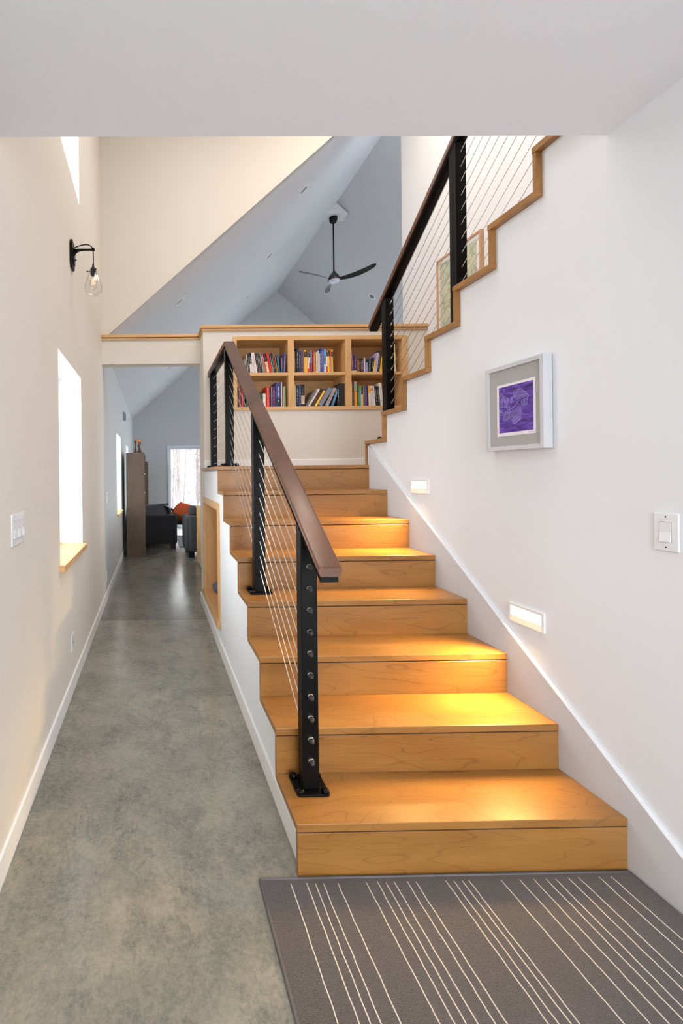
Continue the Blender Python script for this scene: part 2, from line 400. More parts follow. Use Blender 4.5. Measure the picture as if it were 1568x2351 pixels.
# baseboards and caps
bbh, bbt = .105, .013
def base_y(name, x0, x1, a, b_, z=0, h=bbh): return B(x0, x1, a, b_, z, z + h).build(name, trimw, bevel=.003)
struct(base_y('baseboard_left', LX, LX + bbt, -3.1, 8.5), 'white baseboard along the left hallway wall', 'baseboard')
struct(base_y('baseboard_stairs', .517, .53, Y0 + .02, YE), 'white baseboard along the wall under the stairs', 'baseboard')
struct(base_y('baseboard_end', .517, .70, YE, YE + bbt), None)
struct(B(.53, OX, YB - bbt, YB, LZ, LZ + .082).build('baseboard_landing', trimw, bevel=.003), 'baseboard at the back of the stair landing', 'baseboard')
struct(B(.7, 1.3, YF - .02, YF, 0, .02).build('baseboard_far', trimw))
w = MB().prism([(-3.1, 0), (3.62, 0), (3.62, 1.665), (1.345, .105), (-3.1, .105)], 'x', 1.702, RX)
struct(w.build('baseboard_right', plain('dimmed_trim_paint', (208, 209, 213), .6, spec=.2), bevel=.002, seg=1), 'white skirting board that climbs beside the stairs on the right wall', 'baseboard')  # trim greyed so its lit top edge reads dimmer
# two-board wooden cap on the half wall and the header
cap = sroot('trim_1', 'stepped maple cap along the top of the half wall and header', 'trim', (1.7, 5.0, CAPB))
pm = palemaple('x')
ZC = 3.0
for z0, z1, oh in ((CAPB, CAPB + .021, .016), (CAPB + .026, ZC, .028)):
    MB().prism([(.53 - oh, YB - oh), (OX, YB - oh), (OX, YE + oh), (LX, YE + oh), (LX, 5.08 - oh), (.53 - oh, 5.08 - oh)], 'z', z0, z1).build('board', pm, cap, bevel=.002)
MB().prism([(.53 - .006, YB - .006), (OX, YB - .006), (OX, YE), (LX, YE), (LX, 5.08 - .006), (.53 - .006, 5.08 - .006)], 'z', CAPB + .02, CAPB + .027).build('shadow_gap', plain('dark_gap', (70, 46, 28), .9), cap)

# ------------------------------------------------------------------ windows
def left_window(idx, y0, y1, z0, z1, label, sill=True, tall=False):
    r = sroot('window_%d' % idx, label, 'window', (LX - .2, (y0 + y1) / 2, z0))
    x0, x1 = LX - .24, LX - .19; f = .05
    m = MB(); m.box(x0, x1, y0, y0 + f, z0, z1); m.box(x0, x1, y1 - f, y1, z0, z1); m.box(x0, x1, y0 + f, y1 - f, z0, z0 + f); m.box(x0, x1, y0 + f, y1 - f, z1 - f, z1)
    m.build('window_frame', trimw, r, recalc=False)
    B(x0 + .02, x0 + .028, y0 + f, y1 - f, z0 + f, z1 - f).build('pane', pane_m, r)
    m = MB(); t = .004       # reveal lining whitened to stand in for blown-out daylight
    m.box(x1, LX, y0, y0 + t, z0, z1); m.box(x1, LX, y1 - t, y1, z0, z1); m.box(x1, LX, y0, y1, z1 - t, z1)
    m.build('reveal', revealw, r, recalc=False)
    if sill: B(x1, LX + .035, y0 - .03, y1 + .008, z0 - .035, z0 + .003).build('sill', palemaple('y'), r, bevel=.002)
    return r
left_window(1, 2.735, 3.60, .915, 2.215, 'tall glowing window with a maple sill, nearest on the left wall')
left_window(2, 2.745, 3.61, 3.585, 4.95, 'high window above the glass wall lamp on the left wall', sill=False)
left_window(3, 6.93, 7.88, .85, 2.095, 'narrow-looking hallway window with wooden sill just before the brown bookcase')
left_window(4, 9.34, 10.13, .85, 2.06, 'farthest left-wall window, half hidden behind the brown bookcase')
def far_window(idx, x0, x1, z0, z1, label, axis='y', at=YF, mull=()):
    r = sroot('window_%d' % idx, label, 'window', ((x0 + x1) / 2, at, z0) if axis == 'y' else (at, (x0 + x1) / 2, z0))
    def bx(m, a, b_, c, d, e, g):
        if axis == 'y': m.box(a, b_, at + c, at + d, e, g)
        else: m.box(at + c, at + d, a, b_, e, g)
    fm = plain('blue_white_frame_paint', (222, 230, 240), .5)
    m = MB(); f = .05
    bx(m, x0, x0 + f, .06, .12, z0, z1); bx(m, x1 - f, x1, .06, .12, z0, z1); bx(m, x0 + f, x1 - f, .06, .12, z0, z0 + f); bx(m, x0 + f, x1 - f, .06, .12, z1 - f, z1)
    for q in mull: bx(m, q - .03, q + .03, .06, .12, z0 + f, z1 - f)
    m.build('window_frame', fm, r, recalc=False)
    m = MB(); c = .05
    bx(m, x0 - c, x0, -.018, 0, z0, z1 + c); bx(m, x1, x1 + c, -.018, 0, z0, z1 + c); bx(m, x0, x1, -.018, 0, z1, z1 + c)
    m.build('casing', fm, r, recalc=False)
    m = MB(); bx(m, x0 + f, x1 - f, .085, .093, z0 + f, z1 - f); m.build('pane', pane_m, r, recalc=False)
far_window(5, .42, 1.33, .02, 2.17, 'tall floor-length window at the end of the hallway looking onto bare trees')
far_window(6, 1.9, 5.1, .3, 2.75, 'wide living-room window in the far gable wall', mull=(2.95, 4.05))
far_window(7, 6.7, 11.3, .3, 2.7, 'wide windows in the side wall of the living room', axis='x', at=XE, mull=(8.2, 9.8))

# ------------------------------------------------------------------ lower staircase
st = thing('staircase', 'maple staircase with eight broad steps rising from the striped rug to the landing', 'staircase', (1.1, 2.7, 0))
mx = maple('x')
for n in range(1, 9):
    yn = Y0 + RUN * (n - 1); zn = RISE * n
    B(SX0 + .002, SX1, yn, yn + .02, RISE * (n - 1) - (.029 if n > 1 else -.001), zn - .034).build('riser', mx, st, bevel=.0012, seg=1)
    if n < 8: B(SX0, SX1, yn - .001, yn + RUN - .0005, zn - .029, zn).build('tread', mx, st, bevel=.0025, seg=2)
    B(SX0 + .006, SX1, yn + .004, yn + .02, zn - .034, zn - .029).build('shadow_gap', plain('dark_gap', (70, 46, 28), .9), st)
B(SX0, OX, YL - .001, YB - .0005, LZ - .029, LZ).build('landing_floor', mx, st, bevel=.0025)

# ------------------------------------------------------------------ upper staircase
us = thing('staircase', 'upper maple stair flight climbing back over the white wall, seen by its step ends', 'staircase', (2.3, 2.6, UZ0 - UR))
for n in range(1, 9):
    yn = UY0 - UU * (n - 1); zn = UZ0 + UR * (n - 1)
    B(1.69, OX, yn - UU - .0205, yn + .001, zn - .029, zn).build('tread', mx, us, bevel=.002)
    B(1.692, OX, yn - .02, yn - .001, (LZ if n == 1 else zn - UR + .0002), zn - .0292).build('riser', maple('z'), us, bevel=.0012, seg=1)

# ------------------------------------------------------------------ bookcase
bc = thing('bookcase', 'maple bookcase built into the wall behind the landing, two rows of three compartments', 'bookcase', (1.75, 4.9, BZ0))
IX = [(.881, 1.416), (1.480, 2.017), (2.081, 2.617)]; SZ = [(2.147, 2.474), (2.504, 2.845)]
yf = YB - .012; yb = YB + .30; pz = palemaple('z')
for x0, x1 in ((BX0 - .005, .881), (2.617, BX1 + .012)): B(x0, x1, yf, yb, BZ0, BZ1).build('side_panel', pz, bc, bevel=.001, seg=1)
for x0, x1 in ((1.416, 1.480), (2.017, 2.081)): B(x0, x1, yf, yb, 2.147, 2.845).build('divider', pz, bc, bevel=.001, seg=1)
B(.881, 2.617, yf, yb, 2.845, BZ1 + .005).build('top_panel', pm, bc, bevel=.001, seg=1)
B(.881, 2.617, yf, yb, BZ0 - .002, 2.147).build('bottom_panel', pm, bc, bevel=.001, seg=1)
for x0, x1 in IX:
    B(x0, x1, yf + .004, yb, 2.474, 2.504).build('shelf', pm, bc, bevel=.001, seg=1)
B(.86, 2.64, yb, yb + .012, BZ0, BZ1).build('back_panel', palemaple('x'), bc)

# ------------------------------------------------------------------ niche under the landing
nc = thing('wall_niche', 'maple-lined storage niche set into the wall under the landing', 'niche', (.6, 4.25, NZ0))
fx0 = .512
B(.53, .5455, NY0 + .012, NY1 - .012, NZ0, NZ0 + .003).build('sill_edge', palemaple('y'), nc)
B(fx0, .545, NY0 - .04, NY0 + .012, NZ0 - .012, NZ1 + .045).build('frame_stile', pz, nc, bevel=.0015, seg=1)
B(fx0, .545, NY1 - .012, NY1 + .04, NZ0 - .012, NZ1 + .045).build('frame_stile', pz, nc, bevel=.0015, seg=1)
py = palemaple('y')
B(fx0, .545, NY0 + .012, NY1 - .012, NZ1 - .012, NZ1 + .045).build('frame_rail', py, nc, bevel=.0015, seg=1)
B(fx0 - .012, .53, NY0 - .05, NY1 + .05, NZ0 - .045, NZ0 + .0035).build('frame_rail', py, nc, bevel=.0015, seg=1)
B(.545, .93, NY0, NY0 + .012, NZ0, NZ1).build('side_panel', pz, nc)
B(.545, .93, NY1 - .012, NY1, NZ0, NZ1).build('side_panel', pz, nc)
B(.5455, .93, NY0, NY1, NZ0 - .010, NZ0 + .003).build('floor_panel', py, nc)
B(.545, .93, NY0, NY1, NZ1 - .012, NZ1).build('top_panel', py, nc)
B(.93, .942, NY0, NY1, NZ0, NZ1).build('back_panel', pz, nc)

def cushion(name, c, sx, sy, sz, rot, m, parent=None, puff=1.0):
    """pillow: rounded corners, thick middle, thin piped edge"""
    mb = MB(); R_ = Matrix.Rotation(rot[0], 3, 'X') @ Matrix.Rotation(rot[1], 3, 'Y') @ Matrix.Rotation(rot[2], 3, 'Z')
    R_ = (Matrix.Rotation(rot[2], 3, 'Z') @ Matrix.Rotation(rot[1], 3, 'Y') @ Matrix.Rotation(rot[0], 3, 'X'))
    for sgn in (1, -1):
        def fn(u, v):
            a, b_ = u * 2 - 1, v * 2 - 1
            e = (max(0, 1 - a ** 4) * max(0, 1 - b_ ** 4)) ** .5
            k = 1 - .06 * (abs(a * b_)) ** .5 * 0
            x = a * sx / 2 * (1 - .05 * (1 - b_ * b_) * 0 - .06 * (1 - abs(b_)) * abs(a)); y = b_ * sy / 2 * (1 - .06 * (1 - abs(a)) * abs(b_))
            return Vector(c) + R_ @ Vector((x, y, sgn * sz / 2 * e * puff))
        mb.grid(fn, 12, 12)
    o = mb.build(name, m, parent)
    return o
cu = cushion('cushion', (.745, 4.20, .345), .36, .36, .16, (math.radians(8), math.radians(22), math.radians(45)), plain('slate_blue_fabric', (88, 96, 110), .95, noise=.1, scale=200))
tag(cu, 'dark slate cushion leaning inside the low wooden niche', 'cushion')

# ------------------------------------------------------------------ railings
def bolt(mb, x, y, z, r=.0155, h=.015):
    mb.lathe([(r * 1.0, 0), (r * 1.02, h * .45), (r * .8, h * .85), (r * .35, h)], (x, y, z), 14)
def post(parent, x, y, z, top_front, top_back, rows, nut_side=None, w=.065, d=.06, inset=.006):
    """square black post with sheared top, base plate, four bolt caps, cable holes"""
    x0, x1, y0, y1 = x - w / 2, x + w / 2, y - d / 2, y + d / 2
    m = MB().quad_box([(x0, y0, z + .006), (x1, y0, z + .006), (x1, y1, z + .006), (x0, y1, z + .006), (x0, y0, top_front), (x1, y0, top_front), (x1, y1, top_back), (x0, y1, top_back)])
    p = m.build('post', black, parent, bevel=.004, seg=2)
    pl = MB().prism([(x + sx * .065, y + sy * .063) for sx, sy in ((-.88, -1), (.88, -1), (1, -.88), (1, .88), (.88, 1), (-.88, 1), (-1, .88), (-1, -.88))], 'z', z, z + .009)
    pl.build('base_plate', black, p, bevel=.002)
    for sx, sy in ((-1, -1), (1, -1), (1, 1), (-1, 1)):
        b_ = MB(); bolt(b_, x + sx * .049, y + sy * .047, z + .009); b_.build('bolt_cap', black, p)
    return p
def fit(parent, x, y, z, d, steelpart=True):
    """cap nut at the end of a cable; axis along d"""
    d = Vector(d).normalized(); c = Vector((x, y, z))
    MB().tube([c - d * .004, c + d * .014], [.0112, .0112], 16).build('cable_collar', steel, parent)
    MB().tube([c + d * .014, c + d * .019, c + d * .026, c + d * .032], [.0112, .0108, .0082, .0025], 16).build('end_cap', plain('dark_rubber', (38, 38, 40), .5), parent)

rl = thing('railing', 'black post and cable railing with walnut handrail left of the lower stairs', 'railing', (.611, 2.6, RISE))
PX = .611; TO = .045
P1, P2, P3, P4 = 1.838, 2.68, 3.675, 4.635
def rt_(y): return TO + .675 * y           # top of sloping handrail
CH, WD = .022, .034                          # channel and wood thickness
def pt(y): return rt_(y) - CH - WD + .001
posts = []
for y, z in ((P1, RISE), (P2, 4 * RISE)):
    posts.append(post(rl, PX, y, z, pt(y - .03), pt(y + .03), 10))
RT2 = 2.512
for y in (P3, P4): posts.append(post(rl, PX, y, LZ, RT2 - CH - WD, RT2 - CH - WD, 11))
# sloping handrail: rounded walnut board on a black channel
def rail_section(w_, h_, r, n=4):
    pts = []
    for cx_, cz_, a0 in ((w_ / 2 - r, r * .5, -90), (w_ / 2 - r, h_ - r, 0), (-w_ / 2 + r, h_ - r, 90), (-w_ / 2 + r, r * .5, 180)):
        rr = r if cz_ > r else r * .5
        for k in range(n + 1): a = math.radians(a0 + 90 * k / n); pts.append((cx_ + (r if cz_ > r else r * .5) * math.cos(a), cz_ + rr * math.sin(a)))
    return pts
def rail(parent, name, m, sec, pa, pb, cut_a=None, cut_b=None, taper=True, bev=True):
    """sweep of an x-z section from pa to pb (both Vector), y-vertical end cuts"""
    mb = MB(); k = len(sec); rings = []
    d = Vector(pb) - Vector(pa)
    stops = [(0, 1)] if not bev else [(0, .86), (.006 / d.length, .97), (.012 / d.length, 1)]
    stops += [(1, 1)]
    hz = max(s_[1] for s_ in sec)
    for t, sc_ in stops:
        c = Vector(pa) + d * t; n0 = len(mb.v)
        for sx, sz in sec: mb.v.append(c + Vector((sx * (1 - (1 - sc_) * .35), 0, hz / 2 + (sz - hz / 2) * sc_)))
        rings.append(n0)
    for a, b_ in zip(rings[:-1], rings[1:]):
        for i in range(k): j = (i + 1) % k; mb.f.append([a + i, a + j, b_ + j, b_ + i]); mb.smooth.append(True)
    mb.f.append([rings[0] + i for i in range(k)][::-1]); mb.f.append([rings[-1] + i for i in range(k)]); mb.smooth += [False, False]
    return mb.build(name, m, parent)
sec = rail_section(.088, WD, .011)
YR0 = 1.592; YRC = (RT2 - TO) / .675
wy = walnut('y')
hr = rail(rl, 'handrail', wy, sec, (PX + .002, YR0, rt_(YR0) - WD), (PX + .002, YRC, RT2 - WD))
csec = [(-.03, -CH), (.03, -CH), (.03, -.004), (.034, -.004), (.034, 0), (-.034, 0), (-.034, -.004), (-.03, -.004)]
csec = [(-.032, -CH), (.032, -CH), (.032, 0), (-.032, 0)]
rail(rl, 'rail_channel', black, csec, (PX, YR0 + .006, rt_(YR0 + .006) - WD), (PX, YRC, RT2 - WD), bev=False)
rail(rl, 'handrail', wy, sec, (PX + .002, YB - .01, RT2 - WD), (PX + .002, YRC, RT2 - WD))
rail(rl, 'rail_channel', black, csec, (PX, YB - .012, RT2 - WD), (PX, YRC, RT2 - WD), bev=False)
# cables
for k in range(10):
    z1 = .315 + .0852 * k; ya = P1 - .03
    zz = lambda y: z1 + .675 * (y - ya)
    y3 = P3 - .02
    MB().tube([(PX, ya + .004, zz(ya + .004)), (PX, y3, zz(y3))], .0021, 6).build('cable', cablem, rl)
    fit(posts[0], PX - .002, ya, z1, (0, -1, -.18))
for k in range(11):
    z = 1.552 + .0853 * k
    MB().tube([(PX, P3, z), (PX, P4, z)], .0021, 6).build('cable', cablem, rl)
    MB().tube([(PX, P4 - .062, z), (PX, P4 - .02, z)], .0042, 8).build('cable_fitting', steel, posts[3])

ur = thing('railing', 'black post and cable railing with a dark handrail beside the upper stair flight', 'railing', (1.806, 2.6, UZ0))
UX = 1.806; US = .721
def ub(y): return 2.782 + US * (3.46 - y)     # underside of the upper rail channel
uposts = []
for n, y in ((1, 3.49), (4, 3.49 - 3 * UU), (7, 3.49 - 6 * UU)):
    z = UZ0 + UR * (n - 1)
    uposts.append(post(ur, UX, y, z, ub(y - .03), ub(y + .03), 11))
ya, yb_ = 3.72, 1.50
rail(ur, 'rail_channel', black, csec, (UX, ya - .006, ub(ya - .006) + CH), (UX, yb_, ub(yb_) + CH), bev=False)
rail(ur, 'handrail', wy, sec, (UX, ya, ub(ya) + CH), (UX, yb_, ub(yb_) + CH))
for k in range(11):
    z1 = 1.882 + .0838 * k; y1 = 3.46
    ye = 1.86
    MB().tube([(UX, y1 + .002, z1), (UX, ye, z1 + US * (y1 - ye))], .0019, 6).build('cable', cablem, ur)
    MB().tube([(UX, y1 + .001, z1 - .001), (UX, y1 - .018, z1 + .0135), (UX, y1 - .034, z1 + .0245)], [.0045, .0045, .003], 8).build('cable_fitting', steel, uposts[0])

# ------------------------------------------------------------------ step lights in the right wall
warm = (1.0, .62, .20)
lens_m = emis('lit_lens', (1, .90, .74, 1), 2.4)
def step_light(y0, y1, z0, z1, label):
    t = thing('step_light', label, 'wall light', (RX, (y0 + y1) / 2, z0), 'recessed step lights')
    m = MB(); a, b_ = y0 + .012, y1 - .012; c, d = z0 + .03, z1 - .012
    xf = RX - .009
    for q in ((y0, y1, z0, c), (y0, y1, d, z1), (y0, a, c, d), (b_, y1, c, d)): m.box(xf, RX, *q)
    m.build('face_plate', trimw, t, recalc=False)
    MB().box(RX - .004, RX - .001, a, b_, c, d).build('lens', lens_m, t)
    yc = (y0 + y1) / 2
    l = area('step_light_lamp', (RX - .014, yc, (c + d) / 2), (RX - .80, yc, (c + d) / 2 - 1.0), b_ - a, 11, warm, d - c, spread=math.radians(96))
    l.parent = t; l.location = Vector((RX - .014, yc, (c + d) / 2)) - world(t)
    return t
step_light(1.998, 2.198, .732, .818, 'lit recessed step light low on the right wall, nearer to the camera')
step_light(2.840, 3.036, 1.312, 1.402, 'lit recessed step light on the right wall near the top of the stairs')

# ------------------------------------------------------------------ switches and outlets
def plate(name, label, cat, wall, a, b_, z0, z1, gang=1, kind='rocker'):
    s = 1 if wall == 'l' else -1; xw = (LX if s > 0 else RX); 
    if wall == 'g': s = 1; xw = LX + .004
    t = thing(name, label, cat, (xw, (a + b_) / 2, z0))
    def X(d): return (xw, xw + s * d) if s > 0 else (xw - d, xw)
    x0, x1 = X(.006); MB().box(x0, x1, a, b_, z0, z1).build('cover_plate', plast, t, bevel=.0022)
    gw = (b_ - a) / gang; zc = (z0 + z1) / 2; h = (z1 - z0)
    for g in range(gang):
        yc = a + gw * (g + .5) if gang > 1 else (a + b_) / 2; hw = .0165
        xa, xb = (xw + .0061, xw + .0066) if s > 0 else (xw - .0066, xw - .0061)
        MB().box(xa, xb, yc - hw - .0012, yc + hw + .0012, zc - .0345, zc + .0345).build('slot', darkslot if kind != 'rocker' else plain('grey_seam', (150, 150, 152), .6), t)
        if kind == 'rocker':
            lo = .010 if s else 0
            p = [(.0067, zc - .033), (.0115, zc - .033), (.0075, zc), (.0085, zc + .033), (.0067, zc + .033)]
            poly_ = [(xw + s * u, v) for u, v in p]
            MB().prism(poly_, 'y', yc - hw, yc + hw).build('rocker', plast, t)
        else:
            for dz in (-.019, .019):
                xa, xb = (xw + .0067, xw + .0085) if s > 0 else (xw - .0085, xw - .0067)
                q = MB().box(xa, xb, yc - .0145, yc + .0145, zc + dz - .0135, zc + dz + .0135).build('socket', plast, t)
                xc, xd = (xb, xb + .0004) if s > 0 else (xa - .0004, xa)
                for dy in (-.006, .006): MB().box(xc, xd, yc + dy - .001, yc + dy + .001, zc + dz - .003, zc + dz + .006).build('slot', darkslot, q)
        for dz in (-1, 1):
            MB().lathe([(.0028, 0), (.0028, .0012)], (xw + s * .006, yc, zc + dz * h * .40), 10, axis='x').build('screw', plain('screw_head', (200, 200, 200), .4), t)
    return t
plate('light_switch', 'white single rocker switch on the right wall at the picture edge', 'light switch', 'r', 1.478, 1.553, 1.177, 1.305)
plate('light_switch', 'white three-gang rocker switch on the left wall beside the big window', 'light switch', 'l', 1.805, 1.972, 1.172, 1.300, gang=3)
plate('light_switch', 'white switch on the daylight-tinted hallway wall before the second window', 'light switch', 'g', 5.36, 5.44, 1.125, 1.25)
plate('wall_outlet', 'white outlet under the near window, low on the left wall', 'outlet', 'l', 3.07, 3.145, .262, .385, kind='outlet')
plate('wall_outlet', 'white outlet low on the left wall just past the header', 'outlet', 'g', 5.25, 5.33, .225, .345, kind='outlet')
plate('wall_outlet', 'white outlet low on the wall below the second hallway window', 'outlet', 'g', 7.10, 7.18, .225, .345, kind='outlet')
plate('wall_outlet', 'small white outlet just above the far baseboard, left of the one below the window', 'outlet', 'g', 6.80, 6.88, .14, .21, kind='none')
vt = thing('wall_speaker', 'small dark box mounted high on the hallway wall above the brown bookcase', 'speaker', (LX + .004, 8.55, 2.46))
B(LX + .004, LX + .045, 8.45, 8.62, 2.46, 2.61).build('housing', plain('grey_housing', (150, 152, 156), .5), vt, bevel=.004)
B(LX + .045, LX + .049, 8.465, 8.605, 2.475, 2.595).build('grille', plain('dark_grille', (52, 54, 58), .8), vt, bevel=.001, seg=1)

# ------------------------------------------------------------------ glass wall lamp
sc = thing('wall_lamp', 'black bracket wall lamp with a hanging clear glass teardrop shade', 'wall lamp', (LX, 3.215, 2.9))
yc = 3.215
MB().prism([(yc - .04, 2.90), (yc + .04, 2.90), (yc + .058, 2.93), (yc + .058, 3.06), (yc + .04, 3.09), (yc - .04, 3.09), (yc - .058, 3.06), (yc - .058, 2.93)], 'x', LX, LX + .018).build('back_plate', black, sc, bevel=.002)
MB().prism([(yc - .02, 2.925), (yc + .02, 2.925), (yc + .03, 2.94), (yc + .03, 3.01), (yc - .03, 3.01), (yc - .03, 2.94)], 'x', LX + .018, LX + .026).build('inset_plate', black, sc, bevel=.002)
AX = LX + .155
m = MB(); m.tube([(LX + .018, yc, 3.035), (AX, yc, 3.035), (AX + .012, yc, 3.035)], .0075, 10)
m.tube([(LX + .018, yc, 2.995), (LX + .026, yc, 3.012), (LX + .045, yc, 3.026), (LX + .075, yc, 3.033)], [.012, .011, .009, .007], 10)
m.build('arm', black, sc)
MB().lathe([(.011, -.006), (.013, 0), (.011, .01)], (AX, yc, 3.035), 14).build('arm_knuckle', black, sc)
MB().tube([(LX + .02, yc, 3.045), (LX + .035, yc, 3.053), (LX + .055, yc, 3.061), (LX + .08, yc, 3.068), (LX + .10, yc, 3.071), (LX + .118, yc, 3.070), (LX + .132, yc, 3.065), (LX + .143, yc, 3.056), (AX - .004, yc, 3.045), (AX + .001, yc, 3.02), (AX + .002, yc, 2.96), (AX, yc, 2.925)], .0038, 8).build('cord', black, sc)
MB().tube([(LX + .02, yc + .02, 2.97), (LX + .036, yc + .02, 2.97)], .005, 10).build('thumb_screw', black, sc)
GZ = 2.90
MB().lathe([(.004, .035), (.007, .033), (.007, .014), (.010, .012), (.016, .004), (.020, -.004), (.021, -.032), (.017, -.045), (.012, -.05)], (AX, yc, GZ), 20).build('socket', black, sc)
for a in (0, 120, 240):
    u = Vector((math.cos(math.radians(a + 180)), math.sin(math.radians(a + 180)), 0)); c = Vector((AX, yc, GZ - .018))
    MB().tube([c + u * .015, c + u * .040], .0022, 8).build('thumb_screw', black, sc)
    MB().tube([c + u * .040, c + u * .046], .005, 10).build('screw_knob', black, sc)
prof = [(.030, -.004), (.034, -.03), (.045, -.065), (.057, -.10), (.063, -.13), (.060, -.155), (.048, -.175), (.028, -.187), (.006, -.191)]
mb = MB(); n0 = 0
mb.lathe(prof, (AX, yc, GZ), 32); mb.f = mb.f[:-2]; mb.smooth = mb.smooth[:-2]
mb.build('glass_shade', bulb_m, sc)
prof = [(.010, -.045), (.013, -.06), (.022, -.082), (.029, -.105), (.029, -.12), (.022, -.138), (.010, -.147), (.002, -.149)]
mb = MB(); mb.lathe(prof, (AX, yc, GZ), 20); mb.f = mb.f[:-2]; mb.smooth = mb.smooth[:-2]
bl = mb.build('bulb', bulb_m, sc)
fil = MB()
for i in range(4):
    x = AX + (i - 1.5) * .006; fil.tube([(x * 1.0, yc, GZ - .068), (AX + (i - 1.5) * .009, yc, GZ - .112)], .0013, 6)
fil.build('filament', emis('amber_filament', (1, .55, .15, 1), 1.2), bl)

# ------------------------------------------------------------------ framed purple drawing
fr = thing('framed_drawing', 'purple drawing in a grey linen mat and whitewashed wooden frame on the right wall', 'picture', (RX, 2.12, 1.55))
fm = wood('whitewashed_wood', (214, 215, 220), (200, 202, 208), (150, 152, 160), axis='z', rough=.6, figure=.6, lines=5)
fmy = wood('whitewashed_wood_y', (214, 215, 220), (200, 202, 208), (150, 152, 160), axis='y', rough=.6, figure=.6, lines=5)
A0, A1, C0, C1 = 1.948, 2.292, 1.549, 1.957; X0 = RX - .042
fw = .020
B(X0, RX - .002, A0, A0 + fw, C0, C1).build('frame_stile', fm, fr, bevel=.0012, seg=1)
B(X0, RX - .002, A1 - fw, A1, C0, C1).build('frame_stile', fm, fr, bevel=.0012, seg=1)
B(X0, RX - .002, A0 + fw, A1 - fw, C0, C0 + fw).build('frame_rail', fmy, fr, bevel=.0012, seg=1)
B(X0, RX - .002, A0 + fw, A1 - fw, C1 - fw, C1).build('frame_rail', fmy, fr, bevel=.0012, seg=1)
B(X0 + .010, X0 + .014, A0 + fw, A1 - fw, C0 + fw, C1 - fw).build('linen_mat', plain('grey_linen', (168, 168, 166), .95, noise=.16, scale=500), fr)
B(X0 + .0092, X0 + .010, 2.000, 2.226, 1.618, 1.866).build('paper', plain('art_paper', (236, 232, 240), .8), fr)
def purple():
    m, nt, b = _new('purple_ink')
    tc = nt.nodes.new('ShaderNodeTexCoord'); mp = nt.nodes.new('ShaderNodeMapping'); mp.inputs['Scale'].default_value = (1, 14, 60)
    nt.links.new(tc.outputs['Object'], mp.inputs[0]); n = nt.nodes.new('ShaderNodeTexNoise'); n.inputs['Scale'].default_value = 1; n.inputs['Detail'].default_value = 5
    n.inputs['Distortion'].default_value = .8
    nt.links.new(mp.outputs[0], n.inputs['Vector'])
    r = nt.nodes.new('ShaderNodeValToRGB'); e = r.color_ramp.elements; e[0].position = .32; e[0].color = srgb(48, 26, 92); e[1].position = .7; e[1].color = srgb(120, 84, 186)
    k = e.new(.5); k.color = srgb(78, 42, 148)
    nt.links.new(n.outputs['Fac'], r.inputs[0]); nt.links.new(r.outputs[0], b.inputs['Base Color']); b.inputs['Roughness'].default_value = .6
    return m
AR = (2.012, 2.212, 1.634, 1.854)
B(X0 + .0086, X0 + .0092, *AR).build('drawing', purple(), fr)
lav = plain('lavender_pencil', (176, 170, 226), .8); lav2 = plain('dim_violet_pencil', (140, 104, 200), .8)
# drawing coordinates from a rectified view of the sheet: u 0..1 left to right (left = far), v 0..1 bottom to top
def UV(u, v): return Vector((X0 + .0083, AR[1] - u * (AR[1] - AR[0]), AR[2] + v * (AR[3] - AR[2])))
def strokes(lines, wd, m, name):
    mb = MB()
    for ln in lines: mb.ribbon([UV(*p) for p in ln], wd, (-1, 0, 0))
    mb.build(name, m, fr, recalc=False)
ln = []
def hatch(a, b_, c, d, n):   # lines from edge a-b to edge d-c
    for i in range(n + 1):
        t = i / n; ln.append([(a[0] + (b_[0] - a[0]) * t, a[1] + (b_[1] - a[1]) * t), (d[0] + (c[0] - d[0]) * t, d[1] + (c[1] - d[1]) * t)])
def outline(*p): ln.append(list(p) + [p[0]])
# open crate upper right
outline((.44, .74), (.60, .88), (.66, .90), (.90, .70), (.84, .74)); ln.append([(.44, .74), (.46, .86), (.66, .90)])
hatch((.48, .78), (.66, .90), (.88, .70), (.56, .66), 9); outline((.68, .62), (.90, .70), (.86, .54), (.70, .53)); hatch((.66, .62), (.90, .70), (.86, .54), (.68, .53), 6)
hatch((.44, .74), (.46, .86), (.58, .88), (.52, .70), 4)
# big crate centre
outline((.34, .47), (.60, .64), (.70, .57), (.68, .26), (.46, .16), (.34, .33)); hatch((.34, .47), (.60, .64), (.70, .57), (.36, .42), 5)
hatch((.36, .44), (.70, .55), (.68, .26), (.46, .17), 11); hatch((.30, .32), (.46, .17), (.68, .27), (.34, .40), 4)
# fragments on the left
outline((.02, .78), (.08, .88), (.16, .78), (.10, .66), (.02, .70)); hatch((.02, .84), (.14, .82), (.12, .68), (.02, .68), 4)
outline((.16, .72), (.18, .80), (.30, .70), (.28, .60), (.20, .64)); hatch((.16, .72), (.28, .74), (.28, .62), (.18, .64), 4)
outline((.12, .32), (.20, .46), (.30, .44), (.33, .30), (.16, .25)); hatch((.18, .44), (.28, .45), (.30, .28), (.14, .26), 5)
for cx_, cy_, r in ((.09, .60, .045), (.21, .58, .04), (.30, .52, .05), (.06, .48, .04), (.38, .66, .035), (.40, .72, .03)):
    for q in (1, .55): ln.append([(cx_ + r * q * math.cos(a * PI / 4 + q), cy_ + r * q * math.sin(a * PI / 4 + q)) for a in range(9)])
outline((.0, .42), (.02, .50), (.14, .44), (.10, .38))
strokes(ln, .0012, lav, 'pencil_lines')
ln = []
for i in range(16):
    u = random.uniform(.05, .75); v = random.uniform(.04, .96); ln.append([(u, v), (u + random.uniform(.08, .25), v + random.uniform(-.01, .02))])
